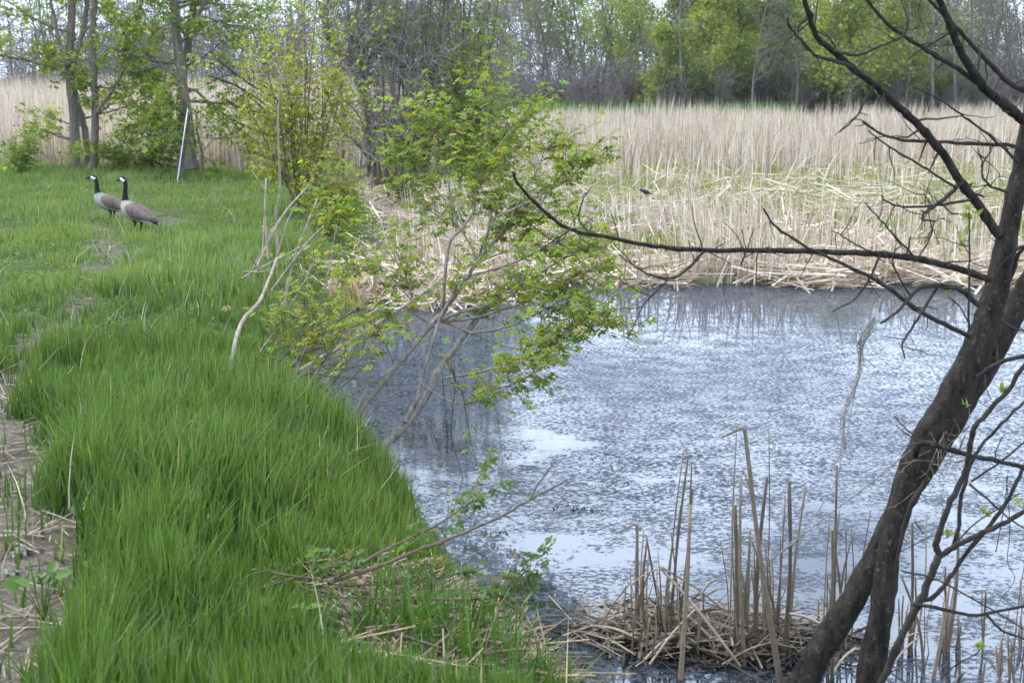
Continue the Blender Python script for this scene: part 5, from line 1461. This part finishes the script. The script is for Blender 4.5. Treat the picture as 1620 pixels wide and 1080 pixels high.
# opening buds
def bud(root, px, py, y, n_=6, size=.03):
    p0 = at(px, py, y)
    d_ = rs.normal(0, .5, (n_, 3)) + [0, 0, .9]
    V, F, C = scatter(SIMPLE[0] * [1, .9, 1], SIMPLE[1], np.repeat(p0[None], n_, 0) + rs.normal(0, .004, (n_, 3)), rotmats(d_, rs.uniform(-1, 1, n_)), rs.uniform(.6, 1.2, n_) * size, jitter((.24, .32, .05), n_, .12, .05, rs))
    obj("bud", mk_mesh("bud", V, F, C), M_LEAF, root)
for px, py, y in ((1533, 333, 4.84), (1534, 345, 4.84), (1541, 340, 4.84), (1524, 345, 4.84), (1520, 379, 4.85), (1498, 466, 4.84), (1528, 642, 4.83)): bud(rt, px, py, y)
tag(rt, "dark double-trunked tree leaning right in the foreground with bare branches", "tree")

# thin forked sapling right of it
b2 = gz(1400, 1085, -.4)
Z = lambda l: [zz(a_, b_) for a_, b_ in l]
br = [("trunk", Z([(985, 1130), (1020, 1060), (1110, 850), (1180, 720), (1230, 600), (1262, 530)]), 4.75, 4.72, 13, 14),
      ("stem", Z([(1262, 535), (1245, 490), (1265, 420), (1310, 300), (1370, 180), (1390, 60), (1405, 0)]) + [(1548, 668), (1593, 618), (1620, 578), (1665, 520), (1700, 430)], 4.72, 4.6, 12, 7),
      ("stem", Z([(1258, 538), (1310, 505), (1340, 420), (1350, 300), (1385, 170), (1420, 90), (1480, 20), (1540, -40), (1620, -120)]), 4.73, 4.75, 8, 5),
      ("stem", Z([(1275, 530), (1320, 500), (1420, 450), (1530, 400), (1620, 350), (1720, 290)]), 4.72, 4.6, 10, 8),
      ("stem", Z([(1170, 720), (1220, 720), (1290, 650), (1370, 530), (1480, 400), (1560, 280), (1610, 180), (1650, 90)]), 4.74, 4.7, 9, 6),
      ("stem", Z([(1150, 740), (1170, 745), (1300, 770), (1400, 790), (1500, 775), (1620, 750), (1700, 735)]), 4.74, 4.6, 7, 5),
      ("stem", Z([(1460, 790), (1520, 850), (1620, 890), (1700, 920)]), 4.66, 4.6, 5, 4),
      ("stem", Z([(1095, 600), (1250, 640), (1400, 720), (1540, 800), (1640, 860)]), 4.68, 4.6, 3.5, 2.5),
      ("stem", Z([(1385, 230), (1480, 310), (1560, 380), (1640, 430)]), 4.72, 4.6, 4, 3),
      ("stem", Z([(1395, 220), (1500, 150), (1600, 70), (1660, 20)]), 4.72, 4.7, 4, 3),
      ("stem", Z([(1340, 470), (1420, 390), (1520, 330), (1600, 270)]), 4.74, 4.7, 3, 2),
      ("stem", Z([(1260, 1060), (1330, 1000), (1410, 960), (1435, 930)]), 4.72, 4.7, 3, 2),
      ("stem", Z([(1545, 200), (1560, 420), (1550, 560), (1580, 640), (1510, 735)]), 4.7, 4.7, 1.6, 1.2),
      ("stem", Z([(1500, 520), (1540, 300), (1550, 190)]), 4.72, 4.72, 1.8, 1.4)]
sg, pol, rs = hand_tree("forked_sapling", b2, br, "thin dark forked sapling at the right edge before the water", "sapling", M_TWIG, 142, sides=8)
for px, py, y in ((*zz(1440, 350), 4.72), (*zz(1465, 368), 4.72), (*zz(1300, 455), 4.74), (*zz(1435, 925), 4.7), (*zz(1430, 935), 4.7), (*zz(1605, 320), 4.6), (1583, 615, 4.64), (1587, 620, 4.64)): bud(sg, px, py, y)
# hanging vine tangle
br = []
rs0 = np.random.default_rng(143)
core = [(1385, 505), (1368, 525), (1362, 545), (1360, 582), (1349, 622), (1336, 662), (1335, 711), (1327, 735)]
for k in range(9):
    j_ = rs0.normal(0, 3.2, (len(core), 2)); e_ = len(core) - rs0.integers(0, 3)
    br.append(("strand", [(a_ + j_[i_, 0], b_ + j_[i_, 1]) for i_, (a_, b_) in enumerate(core)][:e_], 4.72, 4.72 + rs0.normal(0, .02), rs0.uniform(1.2, 2.4), .9))
for k in range(9):
    a_ = (1358 + rs0.normal(0, 6), 540 + rs0.normal(0, 8)); e_ = (a_[0] + rs0.normal(-12, 32), a_[1] - rs0.uniform(8, 45))
    br.append(("strand", [a_, ((a_[0] + e_[0]) / 2 + rs0.normal(0, 5), (a_[1] + e_[1]) / 2 + rs0.normal(0, 5)), e_], 4.72, 4.7, 1.4, .7))
br += [("strand", [(1395, 510), (1425, 500), (1456, 493)], 4.72, 4.74, 1.5, 1.2), ("strand", [(1233, 400), (1230, 440), (1236, 500), (1240, 560), (1222, 640), (1205, 690)], 4.62, 4.6, 1.4, .8), ("strand", [(1240, 560), (1275, 625), (1295, 690), (1300, 740)], 4.6, 4.6, 1.2, .7),
       ("strand", [(1418, 490), (1450, 550), (1480, 590), (1500, 610)], 4.75, 4.85, 1.4, .9), ("strand", [(1290, 465), (1330, 510), (1352, 535)], 4.65, 4.72, 1.3, .9), ("strand", [(1330, 735), (1322, 760), (1300, 800), (1270, 840), (1215, 890)], 4.72, 4.8, 1.6, 1.6), ("strand", [(1215, 890), (1290, 830), (1370, 770), (1425, 725), (1440, 712)], 5.1, 4.9, 2.6, 1.8)]
hand_tree("hanging_vine", at(1385, 505, 4.72), br, "wispy tangled dead vine hanging before the pond from the bare branches", "vine", M_BARK_SHRUB, 144, sides=5)
# fine dry tendrils clinging to the dark trunk
rs = np.random.default_rng(145)
pl = []
for k in range(34):
    a_ = at(rs.normal(1492, 14), rs.uniform(680, 800), 4.9); o_ = []
    grow(rs, a_, rs.normal(0, 1, 3) * [1, .3, 1] + [.2, 0, -.4], rs.uniform(.08, .28), .0012, 0, dict(n=[6], wob=[.35], up=[-.08], taper=[.6], leaf_lvl=9), o_, [])
    pl += [(a2_, b2_) for l, a2_, b2_ in o_]
V, F, C = tubes(pl, 3)
tag(obj("tendrils", mk_mesh("tendrils", V, F, None), M_BARK_PALE, rt), kind="stuff")

# ------------------------------------------------------------------ thin spring haze
M_HAZE = bpy.data.materials.new("haze_air")
M_HAZE.use_nodes = True
ht = M_HAZE.node_tree
ht.nodes.clear()
ho = ht.nodes.new("ShaderNodeOutputMaterial")
hv = ht.nodes.new("ShaderNodeVolumePrincipled")
hv.inputs["Color"].default_value = (.92, .95, 1, 1)
hv.inputs["Density"].default_value = 0.00018
hv.inputs["Anisotropy"].default_value = 0.2
ht.links.new(hv.outputs[0], ho.inputs["Volume"])
hx = np.array([[x_, y_, z_] for z_ in (-2.0, 15.0) for y_ in (-80, 4200) for x_ in (-3200, 3200)], float)
hz = obj("haze", mk_mesh("haze", hx, [np.array([[0, 2, 3, 1], [4, 5, 7, 6], [0, 1, 5, 4], [2, 6, 7, 3], [0, 4, 6, 2], [1, 3, 7, 5]])]), M_HAZE)
tag(hz, "thin pale haze softening the far wood", "haze", kind="stuff")
